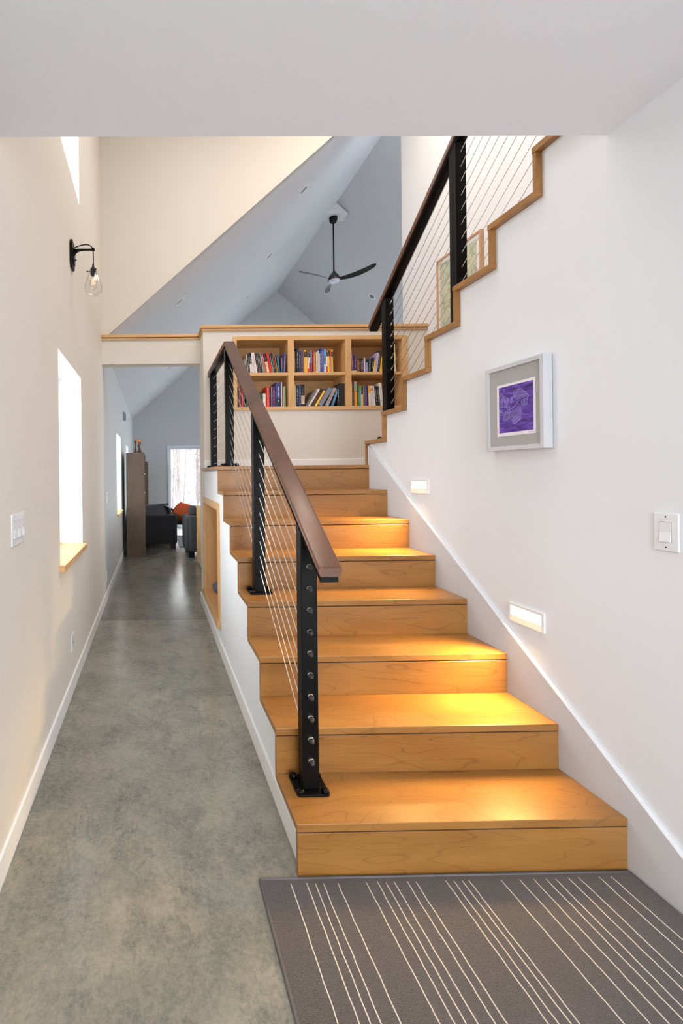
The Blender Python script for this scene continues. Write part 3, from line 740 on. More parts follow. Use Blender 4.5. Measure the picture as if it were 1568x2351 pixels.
for i in range(8):
    ln.append([(.86 + .03 * math.cos(i), .08 + .03 * i), (.92 + .03 * math.sin(i * 2), .10 + .03 * i)]); ln.append([(.14 + .02 * math.cos(i), .88 + .01 * i), (.18, .90 + .01 * i)])
strokes(ln, .0009, lav2, 'pencil_scribbles')
# signature squiggle on the paper margin
mb = MB(); pts = [Vector((X0 + .009, 2.040 - .0022 * i, 1.626 + .0016 * math.sin(i * 2.1) + (.002 if i in (0, 5) else 0))) for i in range(12)]
mb.ribbon(pts, .0005, (-1, 0, 0)); mb.build('signature', plain('pencil_grey', (90, 88, 96), .8), fr, recalc=False)

# ------------------------------------------------------------------ framed map beside the upper flight
mp_ = thing('framed_map', 'framed relief map in a thin maple frame, seen through the upper cable railing', 'picture', (OX, 4.2, 2.62))
mz = wood('light_frame_wood', (206, 164, 128), (194, 150, 112), (160, 112, 76), axis='z', rough=.5, figure=.5, lines=5)
a0, a1, c0, c1 = 3.94, 4.56, 2.62, 3.555; xx = OX - .035
for q in ((a0, a0 + .018, c0, c1), (a1 - .018, a1, c0, c1)): B(xx, OX - .001, *q).build('frame_stile', mz, mp_, bevel=.001, seg=1)
for q in ((a0 + .018, a1 - .018, c0, c0 + .018), (a0 + .018, a1 - .018, c1 - .018, c1)): B(xx, OX - .001, *q).build('frame_rail', mz, mp_, bevel=.001, seg=1)
B(xx + .012, xx + .015, a0 + .018, a1 - .018, c0 + .018, c1 - .018).build('paper_margin', plain('map_paper', (232, 226, 226), .8), mp_)
def mapmat():
    m, nt, b = _new('relief_map_print'); tc = nt.nodes.new('ShaderNodeTexCoord')
    def nz(s, d, dist=0):
        n = nt.nodes.new('ShaderNodeTexNoise'); n.inputs['Scale'].default_value = s; n.inputs['Detail'].default_value = d; n.inputs['Distortion'].default_value = dist
        nt.links.new(tc.outputs['Object'], n.inputs['Vector']); return n.outputs['Fac']
    def rg(v, a, c):
        r = nt.nodes.new('ShaderNodeMapRange'); r.inputs[1].default_value = a; r.inputs[2].default_value = c; nt.links.new(v, r.inputs[0]); return r.outputs[0]
    c = mixc(nt, rg(nz(4, 2), .35, .65), srgb(206, 205, 172), srgb(172, 192, 178))
    c = mixc(nt, rg(nz(14, 6, 1.5), .48, .7), c, srgb(132, 140, 120))
    c = mixc(nt, mathn(nt, 'MULTIPLY', rg(nz(30, 4, 1), .62, .7), .8), c, srgb(190, 120, 96))
    nt.links.new(c, b.inputs['Base Color']); b.inputs['Roughness'].default_value = .5; return m
B(xx + .0105, xx + .012, a0 + .06, a1 - .045, c0 + .06, c1 - .055).build('map_print', mapmat(), mp_)

# ------------------------------------------------------------------ striped rug
rug = thing('rug', 'taupe grey rug with thin cream stripes at the foot of the stairs', 'rug', (1.03, .4, 0))
rugm = carpet('taupe_pile', (70, 65, 63), (114, 107, 103)); RX0, RX1, RY0, RY1 = .362, 1.690, -1.1, 1.624
B(RX0, RX1, RY0, RY1, 0, .009).build('pile', rugm, rug)
bind = MB(); q = .0055
bind.tube([(RX0, RY0, q), (RX0, RY1, q)], q, 8); bind.tube([(RX0, RY1, q), (RX1, RY1, q)], q, 8); bind.tube([(RX1, RY1, q), (RX1, RY0, q)], q, 8); bind.tube([(RX1, RY0, q), (RX0, RY0, q)], q, 8)
bind.build('binding', plain('grey_binding', (112, 110, 114), .95, noise=.1, scale=300), rug)
thr = plain('cream_yarn', (228, 216, 202), .95, noise=.05, scale=400)
SXS = [.466, .522, .551, .579, .63, .731, .771, .8, .83, .876, .906, 1.013, 1.04, 1.071, 1.094, 1.209, 1.275, 1.325, 1.369, 1.402, 1.45, 1.488, 1.561, 1.605]
for i, x in enumerate(SXS):
    pts = []; y = RY1 - .022 + random.uniform(-.003, .003); ph = random.uniform(0, 6)
    while y > RY0:
        pts.append(Vector((x + .0005 * math.sin(y * 60 + ph) + .0005 * math.sin(y * 23 + ph * 2) + random.uniform(-.0005, .0005), y, .0090))); y -= .014
    MB().tube(pts, .0020, 5).build('stripe', thr, rug)

# ------------------------------------------------------------------ books
bookmats = {}
def bcol(rgb):
    if rgb not in bookmats: bookmats[rgb] = plain('cover_%d_%d_%d' % rgb, rgb, .55, noise=.08, scale=60)
    return bookmats[rgb]
pages_m = plain('page_edges', (222, 210, 188), .9)
def glyphs(name, rgb):
    """small unreadable spine print: broken light marks"""
    if name in MATS: return MATS[name]
    m, nt, b = _new(name); b.inputs['Base Color'].default_value = srgb(*rgb); b.inputs['Roughness'].default_value = .6
    return m
K = .004573
ORD = ['first', 'second', 'third', 'fourth', 'fifth', 'sixth', 'seventh', 'eighth', 'ninth', 'tenth', 'eleventh', 'twelfth', 'thirteenth', 'fourteenth', 'fifteenth', 'sixteenth', 'seventeenth', 'eighteenth', 'nineteenth', 'twentieth', 'twenty-first', 'twenty-second', 'twenty-third', 'twenty-fourth', 'twenty-fifth', 'twenty-sixth']
def book(x0, w_, h_, zf, lean, rgb, desc, place, group, band=None, depth=.20, title=None, tcol=(225, 215, 200), yoff=0.0):
    """lean: sideways shift of the top in metres (+ right)"""
    ang = math.atan2(lean, h_); ln_ = math.hypot(lean, h_); tw = max(.008, w_ * math.cos(ang) - .0012)
    R_ = Matrix.Rotation(ang, 3, 'Y')
    piv = Vector((x0 + (w_ if lean > 0 else 0), YB + .012 + yoff, zf + .0005))
    def T(p):
        q = Vector((p[0] - (tw if lean > 0 else 0), p[1], p[2])); return piv + R_ @ q
    H = ln_ - (tw * abs(math.sin(ang)))
    t = thing('book', '%s %s' % (desc, place), 'book', (x0 + w_ / 2, YB + .012 + yoff, zf), group)
    def bx(mb, a, b_, c, d, e, f): return mb.quad_box([T(p) for p in ((a, c, e), (b_, c, e), (b_, d, e), (a, d, e), (a, c, f), (b_, c, f), (b_, d, f), (a, d, f))])
    m = MB(); th = min(.002, tw * .15)
    bx(m, 0, th, 0, depth, 0, H); bx(m, tw - th, tw, 0, depth, 0, H); bx(m, th, tw - th, 0, th, 0, H)
    m.build('cover', bcol(rgb), t, recalc=False)
    bx(MB(), th, tw - th, th, depth - .004, .003, H - .003).build('page_block', pages_m, t)
    e = -.0005
    if band:
        for (f0, f1, c) in band: bx(MB(), .0003, tw - .0003, e, 0, H * f0, H * f1).build('spine_band', bcol(c), t)
    # title marks
    if tw > .011:
        mk = MB(); z = H * (.2 if title is None else 2); zt_ = H * .82
        while z < zt_:
            l_ = random.uniform(.0015, .005)
            if random.random() > .25: bx(mk, tw * .38, tw * random.uniform(.54, .62), e * 2, e, z, min(z + l_, zt_))
            z += l_ + (random.uniform(.001, .0022) if random.random() > .15 else .007)
        if mk.v: mk.build('spine_print', glyphs('print_%d_%d_%d' % tcol, tcol), t)
    if title:
        cu = bpy.data.curves.new('title', 'FONT'); cu.body = title[0]; cu.size = title[1]; cu.extrude = .0002; cu.align_x = 'CENTER'; cu.align_y = 'CENTER'
        tmp = bpy.data.objects.new('title', cu); COL.objects.link(tmp); bpy.context.view_layer.update()
        me = bpy.data.meshes.new_from_object(tmp.evaluated_get(bpy.context.evaluated_depsgraph_get())); bpy.data.objects.remove(tmp)
        me.materials.append(glyphs('title_%d' % sum(title[3]), title[3])); o = bpy.data.objects.new('spine_title', me); COL.objects.link(o)
        wd = max(v.co.x for v in me.vertices) - min(v.co.x for v in me.vertices); s_ = title[2] * H / wd
        # text runs downwards on the spine, facing -y
        Mx = Matrix(((0, -1 * 1.0, 0), (0, 0, -1), (-1, 0, 0)))     # text x -> -z, y -> +x
        Mx = Matrix(((0, 1, 0), (0, 0, -1), (-1, 0, 0)))
        for v in me.vertices: v.co = R_ @ (Mx @ Vector((v.co.x * s_, v.co.y * title[4], v.co.z)))
        me.update(); o.parent = t; o.location = T((tw / 2, e * 1.2 - .0003, H * title[5])) - world(t)
    return t
def shelf_of(px0, sc_, by, zf, rows, where, grp):
    for i, r in enumerate(rows):
        l, rr, tl, ty, rgb, desc = r[:6]; kw = r[6] if len(r) > 6 else {}
        x0 = .881 + (px0 + l / sc_ - 543) * K; w_ = (rr - l) / sc_ * K; h_ = (by - ty) / sc_ * K
        lean = 0 if tl is None else (tl - l) / sc_ * K
        if lean > 0: h_ += 0
        book(x0, w_, h_, zf, lean, rgb, desc, ('%s from left ' % ORD[i]) + where, grp, **kw)
ZL, ZU = 2.147, 2.504
shelf_of(540, 12.06, 1030, ZU, [
    (300, 335, 235, 640, (150, 146, 140), 'low grey paperback'),
    (337, 368, 290, 500, (176, 170, 160), 'pale grey thin book'),
    (372, 410, 330, 510, (38, 36, 36), 'black slim book'),
    (412, 480, 372, 470, (34, 48, 70), 'navy book with white lower spine', dict(band=[(.02, .45, (226, 214, 208))])),
    (484, 548, 400, 468, (222, 208, 204), 'off-white book'),
    (552, 620, 460, 460, (232, 216, 212), 'white book with grey print', dict(tcol=(90, 70, 70))),
    (624, 662, 545, 470, (34, 32, 34), 'black book with grey title'),
    (665, 700, 590, 472, (88, 84, 82), 'dark grey book'),
    (703, 760, 620, 482, (30, 28, 28), 'black and white mottled book'),
    (763, 826, 672, 474, (134, 128, 112), 'olive grey book'),
    (830, 876, 715, 470, (190, 78, 90), 'pink-red slim book'),
    (880, 956, 770, 490, (30, 26, 30), 'cream book with black upper spine', dict(band=[(.02, .58, (232, 196, 150))], tcol=(120, 80, 40))),
    (960, 1030, 850, 460, (196, 28, 28), 'bright red book', dict(tcol=(170, 20, 20))),
    (1034, 1082, 930, 480, (118, 136, 116), 'grey-green book', dict(band=[(.5, .97, (30, 30, 32))])),
    (1086, 1134, 975, 472, (20, 20, 22), 'black book with white letters', dict(tcol=(240, 240, 240))),
    (1137, 1164, 1052, 610, (178, 44, 38), 'short red book'),
    (1167, 1196, 1090, 585, (120, 130, 48), 'yellow-green short book'),
    (1199, 1252, 1140, 530, (40, 80, 128), 'blue short book'),
    (1285, 1330, 1290, 590, (110, 104, 108), 'grey magazine', dict(yoff=.03)),
    (1336, 1380, 1366, 462, (96, 92, 148), 'violet and white book leaning on the divider'),
], 'in upper left compartment', 'books in the upper left compartment')
shelf_of(665, 11.61, 990, ZU, [
    (120, 156, None, 405, (140, 108, 72), 'tan book against the divider'),
    (185, 250, None, 325, (28, 34, 50), 'tall navy book with silver title'),
    (253, 291, None, 400, (52, 60, 84), 'dark blue-grey book'),
    (294, 321, None, 402, (86, 70, 60), 'thin brown book'),
    (323, 355, None, 400, (58, 74, 108), 'blue-grey slim book'),
    (358, 386, None, 392, (140, 80, 84), 'dusty red thin book'),
    (393, 434, None, 386, (232, 172, 40), 'yellow-topped guide with black upper spine', dict(band=[(.69, .92, (24, 22, 20))])),
    (437, 476, None, 420, (236, 176, 40), 'yellow guide with black upper spine', dict(band=[(.74, .99, (24, 22, 20))])),
    (480, 516, None, 455, (232, 222, 218), 'white guide with black top and red foot', dict(band=[(.74, .99, (26, 24, 26)), (.01, .2, (200, 40, 44))])),
    (518, 556, None, 468, (232, 222, 218), 'white guide, black above, deep red below', dict(band=[(.78, .99, (26, 24, 26)), (.01, .48, (206, 50, 54))])),
    (562, 607, None, 405, (112, 134, 156), 'grey-blue book', dict(band=[(.01, .42, (86, 84, 92))])),
    (622, 660, None, 402, (204, 52, 46), 'red book with pale print'),
    (663, 689, None, 452, (206, 164, 70), 'thin mustard book'),
    (692, 712, None, 462, (150, 112, 80), 'thin brown and cream book'),
    (715, 752, None, 440, (240, 222, 196), 'cream book with dark print', dict(tcol=(120, 90, 60))),
    (755, 790, None, 402, (184, 186, 196), 'light grey book'),
    (792, 813, None, 476, (226, 210, 210), 'thin pale pink book'),
    (816, 848, None, 402, (56, 84, 140), 'blue book with white print'),
    (850, 890, None, 318, (82, 78, 146), 'tallest purple-blue book'),
    (892, 920, None, 405, (104, 96, 156), 'violet slim book'),
    (924, 975, None, 370, (92, 156, 204), 'sky blue and white book', dict(band=[(.02, .36, (214, 226, 236)), (.5, .66, (60, 110, 120))])),
    (981, 1022, None, 432, (236, 226, 222), 'white guide with black top and red base', dict(band=[(.77, .99, (26, 24, 26)), (.01, .29, (208, 60, 60))])),
    (1026, 1074, None, 390, (236, 180, 50), 'wide yellow guide with black top', dict(band=[(.72, .99, (24, 22, 20))])),
    (1080, 1120, None, 366, (206, 120, 112), 'pink and red book', dict(band=[(.7, .99, (190, 46, 42))], tcol=(150, 40, 40))),
    (1123, 1162, None, 386, (228, 196, 70), 'last yellow guide with black upper spine', dict(band=[(.69, .92, (24, 22, 20))])),
], 'in upper middle compartment', 'books in the upper middle compartment')
fb = thing('book', 'beige book lying flat under the purple books in the upper right compartment', 'book', (.881 + (795 + 225 / 10.81 - 543) * K, YB + .02, ZU), 'books in the upper right compartment')
xa = .881 + (795 + 122 / 10.81 - 543) * K; xb = .881 + (795 + 276 / 10.81 - 543) * K
B(xa, xb, YB + .012, YB + .22, ZU, ZU + .003).build('cover', bcol((206, 190, 160)), fb); B(xa, xb, YB + .012, YB + .22, ZU + .016, ZU + .019).build('cover', bcol((206, 190, 160)), fb)
B(xa + .002, xb - .002, YB + .014, YB + .218, ZU + .003, ZU + .016).build('page_block', pages_m, fb)
shelf_of(795, 10.81, 862, ZU + .0192, [
    (150, 186, 124, 385, (120, 100, 150), 'purple paperback'), (190, 212, 166, 432, (130, 26, 44), 'thin dark red book'), (216, 270, 204, 478, (48, 54, 108), 'navy book')],
    'standing on the flat beige book', 'books in the upper right compartment')
shelf_of(795, 10.81, 905, ZU, [
    (290, 332, None, 612, (160, 96, 56), 'short orange-brown book'), (336, 370, None, 605, (92, 58, 38), 'short dark brown book'), (373, 410, None, 610, (62, 40, 30), 'blackish brown short book'),
    (413, 444, None, 545, (72, 62, 84), 'dark violet-grey book'), (448, 488, None, 540, (196, 188, 212), 'lavender-white book'), (500, 549, None, 662, (136, 134, 180), 'short light violet book'),
    (556, 612, 580, 570, (62, 74, 70), 'dark green-grey leaning book'), (614, 664, 668, 545, (22, 22, 22), 'black leaning book with pale print'),
    (667, 716, 716, 620, (216, 182, 90), 'yellow leaning book'), (719, 777, 774, 420, (196, 176, 214), 'lavender leaning book with pink letters', dict(tcol=(150, 40, 90))),
    (780, 830, 836, 372, (34, 50, 56), 'dark teal leaning book'), (833, 905, 896, 525, (232, 176, 42), 'bright yellow leaning book', dict(tcol=(90, 60, 20))),
    (1218, 1262, 1190, 215, (206, 192, 158), 'tall cream book leaning behind the post', dict(band=[(.45, .85, (226, 200, 110))])),
], 'on the upper right shelf board', 'books in the upper right compartment')
shelf_of(530, 11.2, 955, ZL, [
    (163, 194, None, 500, (34, 26, 26), 'blackish book at the frame'), (198, 240, None, 400, (150, 66, 44), 'rust-brown book'), (243, 268, None, 420, (110, 22, 26), 'dark maroon book'),
    (272, 310, None, 540, (190, 36, 38), 'red book behind the cables'), (314, 352, None, 600, (24, 22, 24), 'black book behind the handrail'), (380, 430, None, 700, (44, 46, 34), 'dark olive book behind the handrail'),
    (700, 760, None, 600, (90, 84, 70), 'grey-brown book half behind the handrail'), (776, 806, None, 560, (60, 76, 60), 'dark green thin book'),
    (815, 886, None, 606, (232, 222, 214), 'short white book', dict(tcol=(90, 80, 80))),
    (905, 990, None, 432, (196, 34, 28), 'red guidebook with large white vertical title', dict(title=('Adirondack ROCK', .03, .88, (250, 240, 238), .55, .5))),
    (1000, 1026, None, 535, (28, 26, 28), 'thin black book'), (1030, 1050, None, 432, (150, 146, 156), 'thin grey book'),
    (1056, 1142, None, 430, (84, 34, 90), 'deep purple book with white title', dict(tcol=(240, 230, 240))),
    (1150, 1288, None, 322, (62, 68, 120), 'thick blue-violet book with white panel', dict(band=[(.02, .36, (30, 34, 60))], tcol=(226, 224, 232))),
    (1291, 1313, None, 316, (222, 212, 198), 'thin cream book'), (1335, 1360, None, 442, (190, 164, 136), 'thin beige book'), (1364, 1400, None, 426, (150, 184, 150), 'pale green book'),
], 'in lower left compartment', 'books in the lower left compartment')
shelf_of(665, 11.61, 975, ZL, [
    (125, 157, None, 392, (196, 186, 140), 'yellow-grey book'), (165, 240, None, 402, (40, 42, 62), 'navy book with pale vertical title', dict(tcol=(200, 190, 170))),
    (245, 296, None, 392, (66, 72, 112), 'blue and black book'), (302, 394, None, 384, (26, 24, 26), 'thick black and beige book', dict(band=[(.12, .5, (206, 186, 160))], tcol=(120, 100, 80))),
    (405, 462, 660, 545, (110, 104, 100), 'grey leaning book'), (466, 525, 762, 495, (226, 214, 214), 'white leaning book', dict(tcol=(200, 190, 190))),
    (535, 632, 820, 490, (52, 34, 26), 'brown leaning book with orange letters', dict(tcol=(236, 120, 40))),
    (640, 708, 900, 545, (232, 184, 54), 'yellow leaning book', dict(tcol=(250, 240, 200))),
    (716, 850, 1040, 470, (116, 130, 148), 'thick blue-grey leaning book', dict(tcol=(190, 110, 80))),
    (925, 1020, 1170, 470, (166, 152, 152), 'grey and pink leaning book', dict(tcol=(90, 60, 60))),
    (1100, 1165, 1255, 500, (70, 120, 156), 'teal blue leaning book', dict(tcol=(230, 230, 236))),
    (1270, 1330, None, 420, (30, 28, 32), 'black binder spine'), (1335, 1470, None, 365, (34, 32, 36), 'wide black binder by the divider', dict(tcol=(34, 32, 36))),
], 'in lower middle compartment', 'books in the lower middle compartment')
shelf_of(795, 10.81, 895, ZL, [
    (128, 148, None, 300, (236, 200, 90), 'thin gold book'), (152, 192, None, 290, (70, 74, 88), 'slate grey book'),
    (202, 278, None, 286, (226, 146, 50), 'orange book with grey top and black vertical title', dict(band=[(.64, .99, (178, 176, 166))], title=('PEAKS', .03, .34, (28, 26, 26), .5, .76))),
    (305, 346, None, 370, (58, 128, 64), 'green book'), (348, 372, None, 480, (116, 160, 180), 'thin light blue book'),
    (375, 419, None, 392, (232, 208, 100), 'yellow book with black and pink top', dict(band=[(.58, .99, (40, 30, 28))])),
    (422, 464, None, 392, (120, 112, 100), 'grey-brown book'), (468, 521, None, 370, (84, 66, 142), 'purple book with white print'), (524, 545, None, 392, (22, 20, 22), 'thin black book'),
    (560, 618, 545, 386, (222, 160, 50), 'book with mustard top and white lower spine', dict(band=[(.02, .6, (220, 214, 212))])),
    (622, 690, 600, 390, (206, 200, 202), 'white book with red mark', dict(band=[(.75, .85, (200, 110, 60))])),
    (694, 738, 655, 396, (226, 220, 220), 'white and grey striped book', dict(tcol=(60, 58, 60))),
    (742, 796, 700, 400, (28, 26, 28), 'black book with white title'), (800, 852, 760, 400, (36, 32, 32), 'black book beside the white album'),
    (856, 930, 810, 318, (224, 214, 208), 'tall white album by the black post', dict(tcol=(70, 110, 170))),
], 'in lower right compartment', 'books in the lower right compartment')

# ------------------------------------------------------------------ ceiling fan
FY = 8.45; FX = 3.38
fb_ = roofz(FX) - .20
w = MB(); hw = .20 / SL
w.prism([(FX - hw, fb_), (FX + hw, fb_), (FX, ZR)], 'y', FY - .13, FY + .13)
tag(w.build('ceiling_mount', MATS['vault_ceiling_paint']), 'white wedge block at the ridge that carries the ceiling fan', 'mount')
fan = thing('ceiling_fan', 'black three-bladed ceiling fan on a long rod under the ridge', 'ceiling fan', (FX, FY, fb_))
MB().lathe([(.072, 0), (.074, -.02), (.070, -.06), (.052, -.095), (.022, -.108)], (FX, FY, fb_), 28).build('canopy', black, fan)
hz = 1.4535 + (1084.5 - 640) * FY / 1050
MB().tube([(FX, FY, fb_ - .1), (FX, FY, hz + .12)], .013, 12).build('downrod', black, fan)
MB().lathe([(.016, .16), (.034, .145), (.042, .12), (.085, .075), (.105, .03), (.11, 0), (.10, -.02)], (FX, FY, hz), 32).build('motor_housing', plain('gloss_black', (18, 18, 20), .15, coat=.5), fan)
MB().lathe([(.105, -.018), (.098, -.04), (.075, -.058), (.04, -.066), (.002, -.068)], (FX, FY, hz), 32).build('light_cover', plain('silver_lens', (206, 208, 222), .25), fan)
gb = plain('gloss_black', (18, 18, 20), .15)
for ang in (-43, 77, 197):
    a = math.radians(ang); u = Vector((math.cos(a), math.sin(a), 0)); v = Vector((-math.sin(a), math.cos(a), 0)); L_ = .74
    def bl_(s, t):
        r = .06 + s * (L_ - .06); ch = .05 + .085 * math.sin(min(1, s * 1.25) * PI * .5) * (1 - .55 * s * s) ; ch *= (1 if s < .93 else max(.25, math.sqrt(max(0, 1 - ((s - .93) / .075) ** 2))))
        tw_ = -(.50 - .22 * s); off = .05 * math.sin(s * PI); zup = .02 + .06 * s * s - .01
        q = (t - .5) * ch
        return Vector((FX, FY, hz - .015 + zup)) + u * r + v * (q * math.cos(tw_) + off) + Vector((0, 0, q * math.sin(tw_) + .012 * (1 - (2 * t - 1) ** 2)))
    def bu_(s, t): return bl_(s, t) - Vector((0, 0, .012 * (1 - (2 * t - 1) ** 2) + .006))
    mb = MB(); mb.grid(bl_, 16, 6); mb.grid(bu_, 16, 6); mb.build('blade', gb, fan)

# ------------------------------------------------------------------ recessed vault lights
def recess(x, y, label):
    z = roofz(x) if x < XR else roofz(2 * XR - x); s = SL if x < XR else -SL
    n = Vector((s, 0, -1)).normalized(); t = thing('recessed_light', label, 'downlight', (x, y, z), 'recessed lights in the vaulted ceiling')
    c = Vector((x, y, z)); R_ = n.to_track_quat('Z', 'Y').to_matrix()
    for nm, pf, m in (('trim_ring', [(.085, -.001), (.085, .004), (.072, .008), (.058, .004)], trimw), ('reflector', [(.057, .0005), (.057, .0045), (.03, .006), (.01, .0062)], plain('grey_reflector', (120, 122, 128), .3, metal=.6))):
        mb = MB(); mb.lathe(pf, (0, 0, 0), 24); mb.v = [c + R_ @ v for v in mb.v]; mb.build(nm, m, t)
    return t
def onroof(px, py, side):
    # real position of a ceiling fitting, from its bearing at the camera
    d = (r2 * ((px - 364.7) / 1050) - u2 * ((py - 1088.55) / 1050) + fwd)
    if side < 0: t_ = (ROOF0 - SL * LX - 1.4535) / (d.z - SL * d.x)
    else: t_ = (ZR + SL * XR - 1.4535) / (d.z + SL * d.x)
    return d.x * t_, d.y * t_
for px, py, sd, lb in ((697, 436, -1, 'recessed light highest on the left slope of the vault'), (618, 588, -1, 'recessed light midway down the left slope of the vault'),
        (412, 693, -1, 'recessed light lowest and largest-looking on the left slope above the header'), (567, 683, -1, 'small recessed light on the left slope near the far gable'),
        (854, 681, 1, 'round recessed light on the right slope beside the upper handrail'), (389, 845, -1, 'recessed light seen through the hallway opening just under the header'), (383, 886, -1, 'farther recessed light seen through the hallway opening')):
    x, y = onroof(px, py, sd)
    y = min(y, YF - .2); recess(x, y, lb)

# ------------------------------------------------------------------ living room furniture
def bookcase_tall(x0, x1, y0, y1, h, label):
    t = thing('bookcase', label, 'bookcase', ((x0 + x1) / 2, (y0 + y1) / 2, 0)); q = .022
    B(x0, x1, y0, y0 + q, 0, h).build('side_panel', darkbrown, t, bevel=.001, seg=1); B(x0, x1, y1 - q, y1, 0, h).build('side_panel', darkbrown, t)
    B(x0, x0 + .01, y0 + q, y1 - q, 0, h).build('back_panel', darkbrown, t)
    B(x0, x1, y0 + q, y1 - q, h - q, h).build('top_panel', darkbrown, t)
    for k in range(5): B(x0 + .01, x1 - .004, y0 + q, y1 - q, .06 + k * (h - .1) / 5, .082 + k * (h - .1) / 5).build('shelf', darkbrown, t)
    B(x0 + .01, x1 - .01, y0 + q, y1 - q, 0, .055).build('plinth', darkbrown, t)
    return t
bookcase_tall(-.485, -.162, 8.03, 8.80, 1.838, 'tall brown bookcase seen end-on at the end of the hallway, candlesticks on top')
bookcase_tall(-.485, -.150, 10.95, 12.1, 1.76, 'second dark bookcase behind the charcoal sofa, mostly hidden')
cd = wood('dark_turned_wood', (84, 48, 30), (66, 36, 22), (40, 22, 14), axis='z', rough=.4, figure=.5)
amber = plain('orange_candle_wax', (226, 122, 24), .5)
def candle(x, y, h, lb, ch=.035, r=.022):
    z = 1.838; t = thing('candlestick', lb, 'candlestick', (x, y, z))
    MB().lathe([(r * 1.25, 0), (r * 1.2, .02 * h / .2), (r * .7, h * .35), (r * .42, h * .55), (r * .75, h * .8), (r * 1.1, h * .93), (r * .95, h)], (x, y, z), 16).build('stem', cd, t)
    MB().lathe([(r * .62, h), (r * .62, h + ch)], (x, y, z), 14).build('candle', amber, t)
candle(-.325, 8.13, .215, 'tall wooden candlestick standing alone on the left of the bookcase top')
candle(-.245, 8.11, .185, 'thicker wooden candlestick with a stout orange candle on the bookcase', ch=.045, r=.027)
candle(-.268, 8.18, .145, 'small wooden candlestick half behind the stout one on the bookcase', ch=.075, r=.02)

def rbox(name, x0, x1, y0, y1, z0, z1, m, parent, bev=.03): return B(x0, x1, y0, y1, z0, z1).build(name, m, parent, bevel=bev, seg=4)
sf = thing('sofa', 'charcoal sofa seen from its arm beside the tall brown bookcase', 'sofa', (.0, 9.8, 0))
rbox('arm', -.42, .438, 8.85, 9.02, .10, .655, fabric, sf); rbox('arm', -.42, .438, 10.63, 10.80, .10, .655, fabric, sf)
rbox('backrest', -.42, -.20, 9.02, 10.63, .12, .78, fabric, sf, .05); rbox('seat_base', -.25, .43, 9.02, 10.63, .10, .30, fabric, sf, .02)
rbox('seat_cushion', -.2, .44, 9.03, 9.82, .30, .46, fabric, sf, .04); rbox('seat_cushion', -.2, .44, 9.83, 10.62, .30, .46, fabric, sf, .04)
for x, y in ((-.36, 8.9), (.36, 8.9), (-.36, 10.72), (.36, 10.72)): B(x - .05, x + .05, y - .035, y + .05, 0, .102).build('foot', black, sf)
c_ = cushion('throw_pillow', (-.0, 9.17, .70), .60, .34, .20, (math.radians(62), math.radians(-4), 0), plain('dark_leather', (50, 52, 56), .5, noise=.1)); tag(c_, 'shiny dark grey pillow on the charcoal sofa beside the brown bookcase', 'pillow')
th = thing('throw_blanket', 'pale striped blanket draped over the sofa behind the dark pillow', 'blanket', (.30, 9.3, .46))
def drape(s, t): return Vector((.20 + .22 * s - .0, 9.05 + .5 * t, .83 - .19 * s * s - .30 * max(0, s - .55) + .01 * math.sin(t * 30) + .006 * math.sin(s * 18)))
def stripes():
    m, nt, b = _new('striped_wool'); tc = nt.nodes.new('ShaderNodeTexCoord'); sp = nt.nodes.new('ShaderNodeSeparateXYZ'); nt.links.new(tc.outputs['Object'], sp.inputs[0])
    f = mathn(nt, 'PINGPONG', mathn(nt, 'MULTIPLY', sp.outputs[0], 60.0), 1.0)
    c = mixc(nt, mathn(nt, 'GREATER_THAN', f, .55), srgb(196, 190, 186), srgb(84, 78, 76)); nt.links.new(c, b.inputs['Base Color']); b.inputs['Roughness'].default_value = 1; return m
mb = MB(); mb.grid(drape, 14, 12); o = mb.build('cloth', stripes(), th); md = o.modifiers.new('thickness', 'SOLIDIFY'); md.thickness = .012
md = o.modifiers.new('fold', 'SUBSURF'); md.levels = md.render_levels = 1
B(.22, .40, 9.08, 9.5, .46, .62).build('folded_layers', stripes(), th, bevel=.03, seg=3)

ac = thing('armchair', 'grey upholstered armchair seen from behind on the right of the hallway end', 'armchair', (1.0, 8.2, 0))
rbox('backrest', .60, 1.36, 7.88, 8.08, .10, .735, fabric2, ac, .035); rbox('back_cushion', .605, 1.355, 7.90, 8.14, .73, .895, fabric2, ac, .045)
rbox('arm', .528, .64, 7.93, 8.72, .10, .70, fabric2, ac, .045); rbox('arm', 1.32, 1.43, 7.93, 8.72, .10, .70, fabric2, ac, .045)
rbox('seat_base', .62, 1.34, 8.08, 8.72, .10, .30, fabric2, ac, .02); rbox('seat_cushion', .645, 1.315, 8.1, 8.74, .30, .46, fabric2, ac, .04)
for x, y in ((.64, 7.95), (1.32, 7.95), (.64, 8.64), (1.32, 8.64)): B(x - .05, x + .05, y - .04, y + .04, 0, .102).build('foot', black, ac)
cb_ = thing('side_cabinet', 'pale wooden cabinet just behind the end of the stair wall', 'cabinet', (1.0, 6.7, 0))
B(.70, 1.12, 5.8, 7.60, .03, .90).build('body', palemaple('z'), cb_, bevel=.002, seg=1); B(.69, 1.13, 5.79, 7.61, .90, .925).build('top', palemaple('y'), cb_, bevel=.002, seg=1); B(.73, 1.1, 5.83, 7.57, 0, .03).build('plinth', black, cb_)

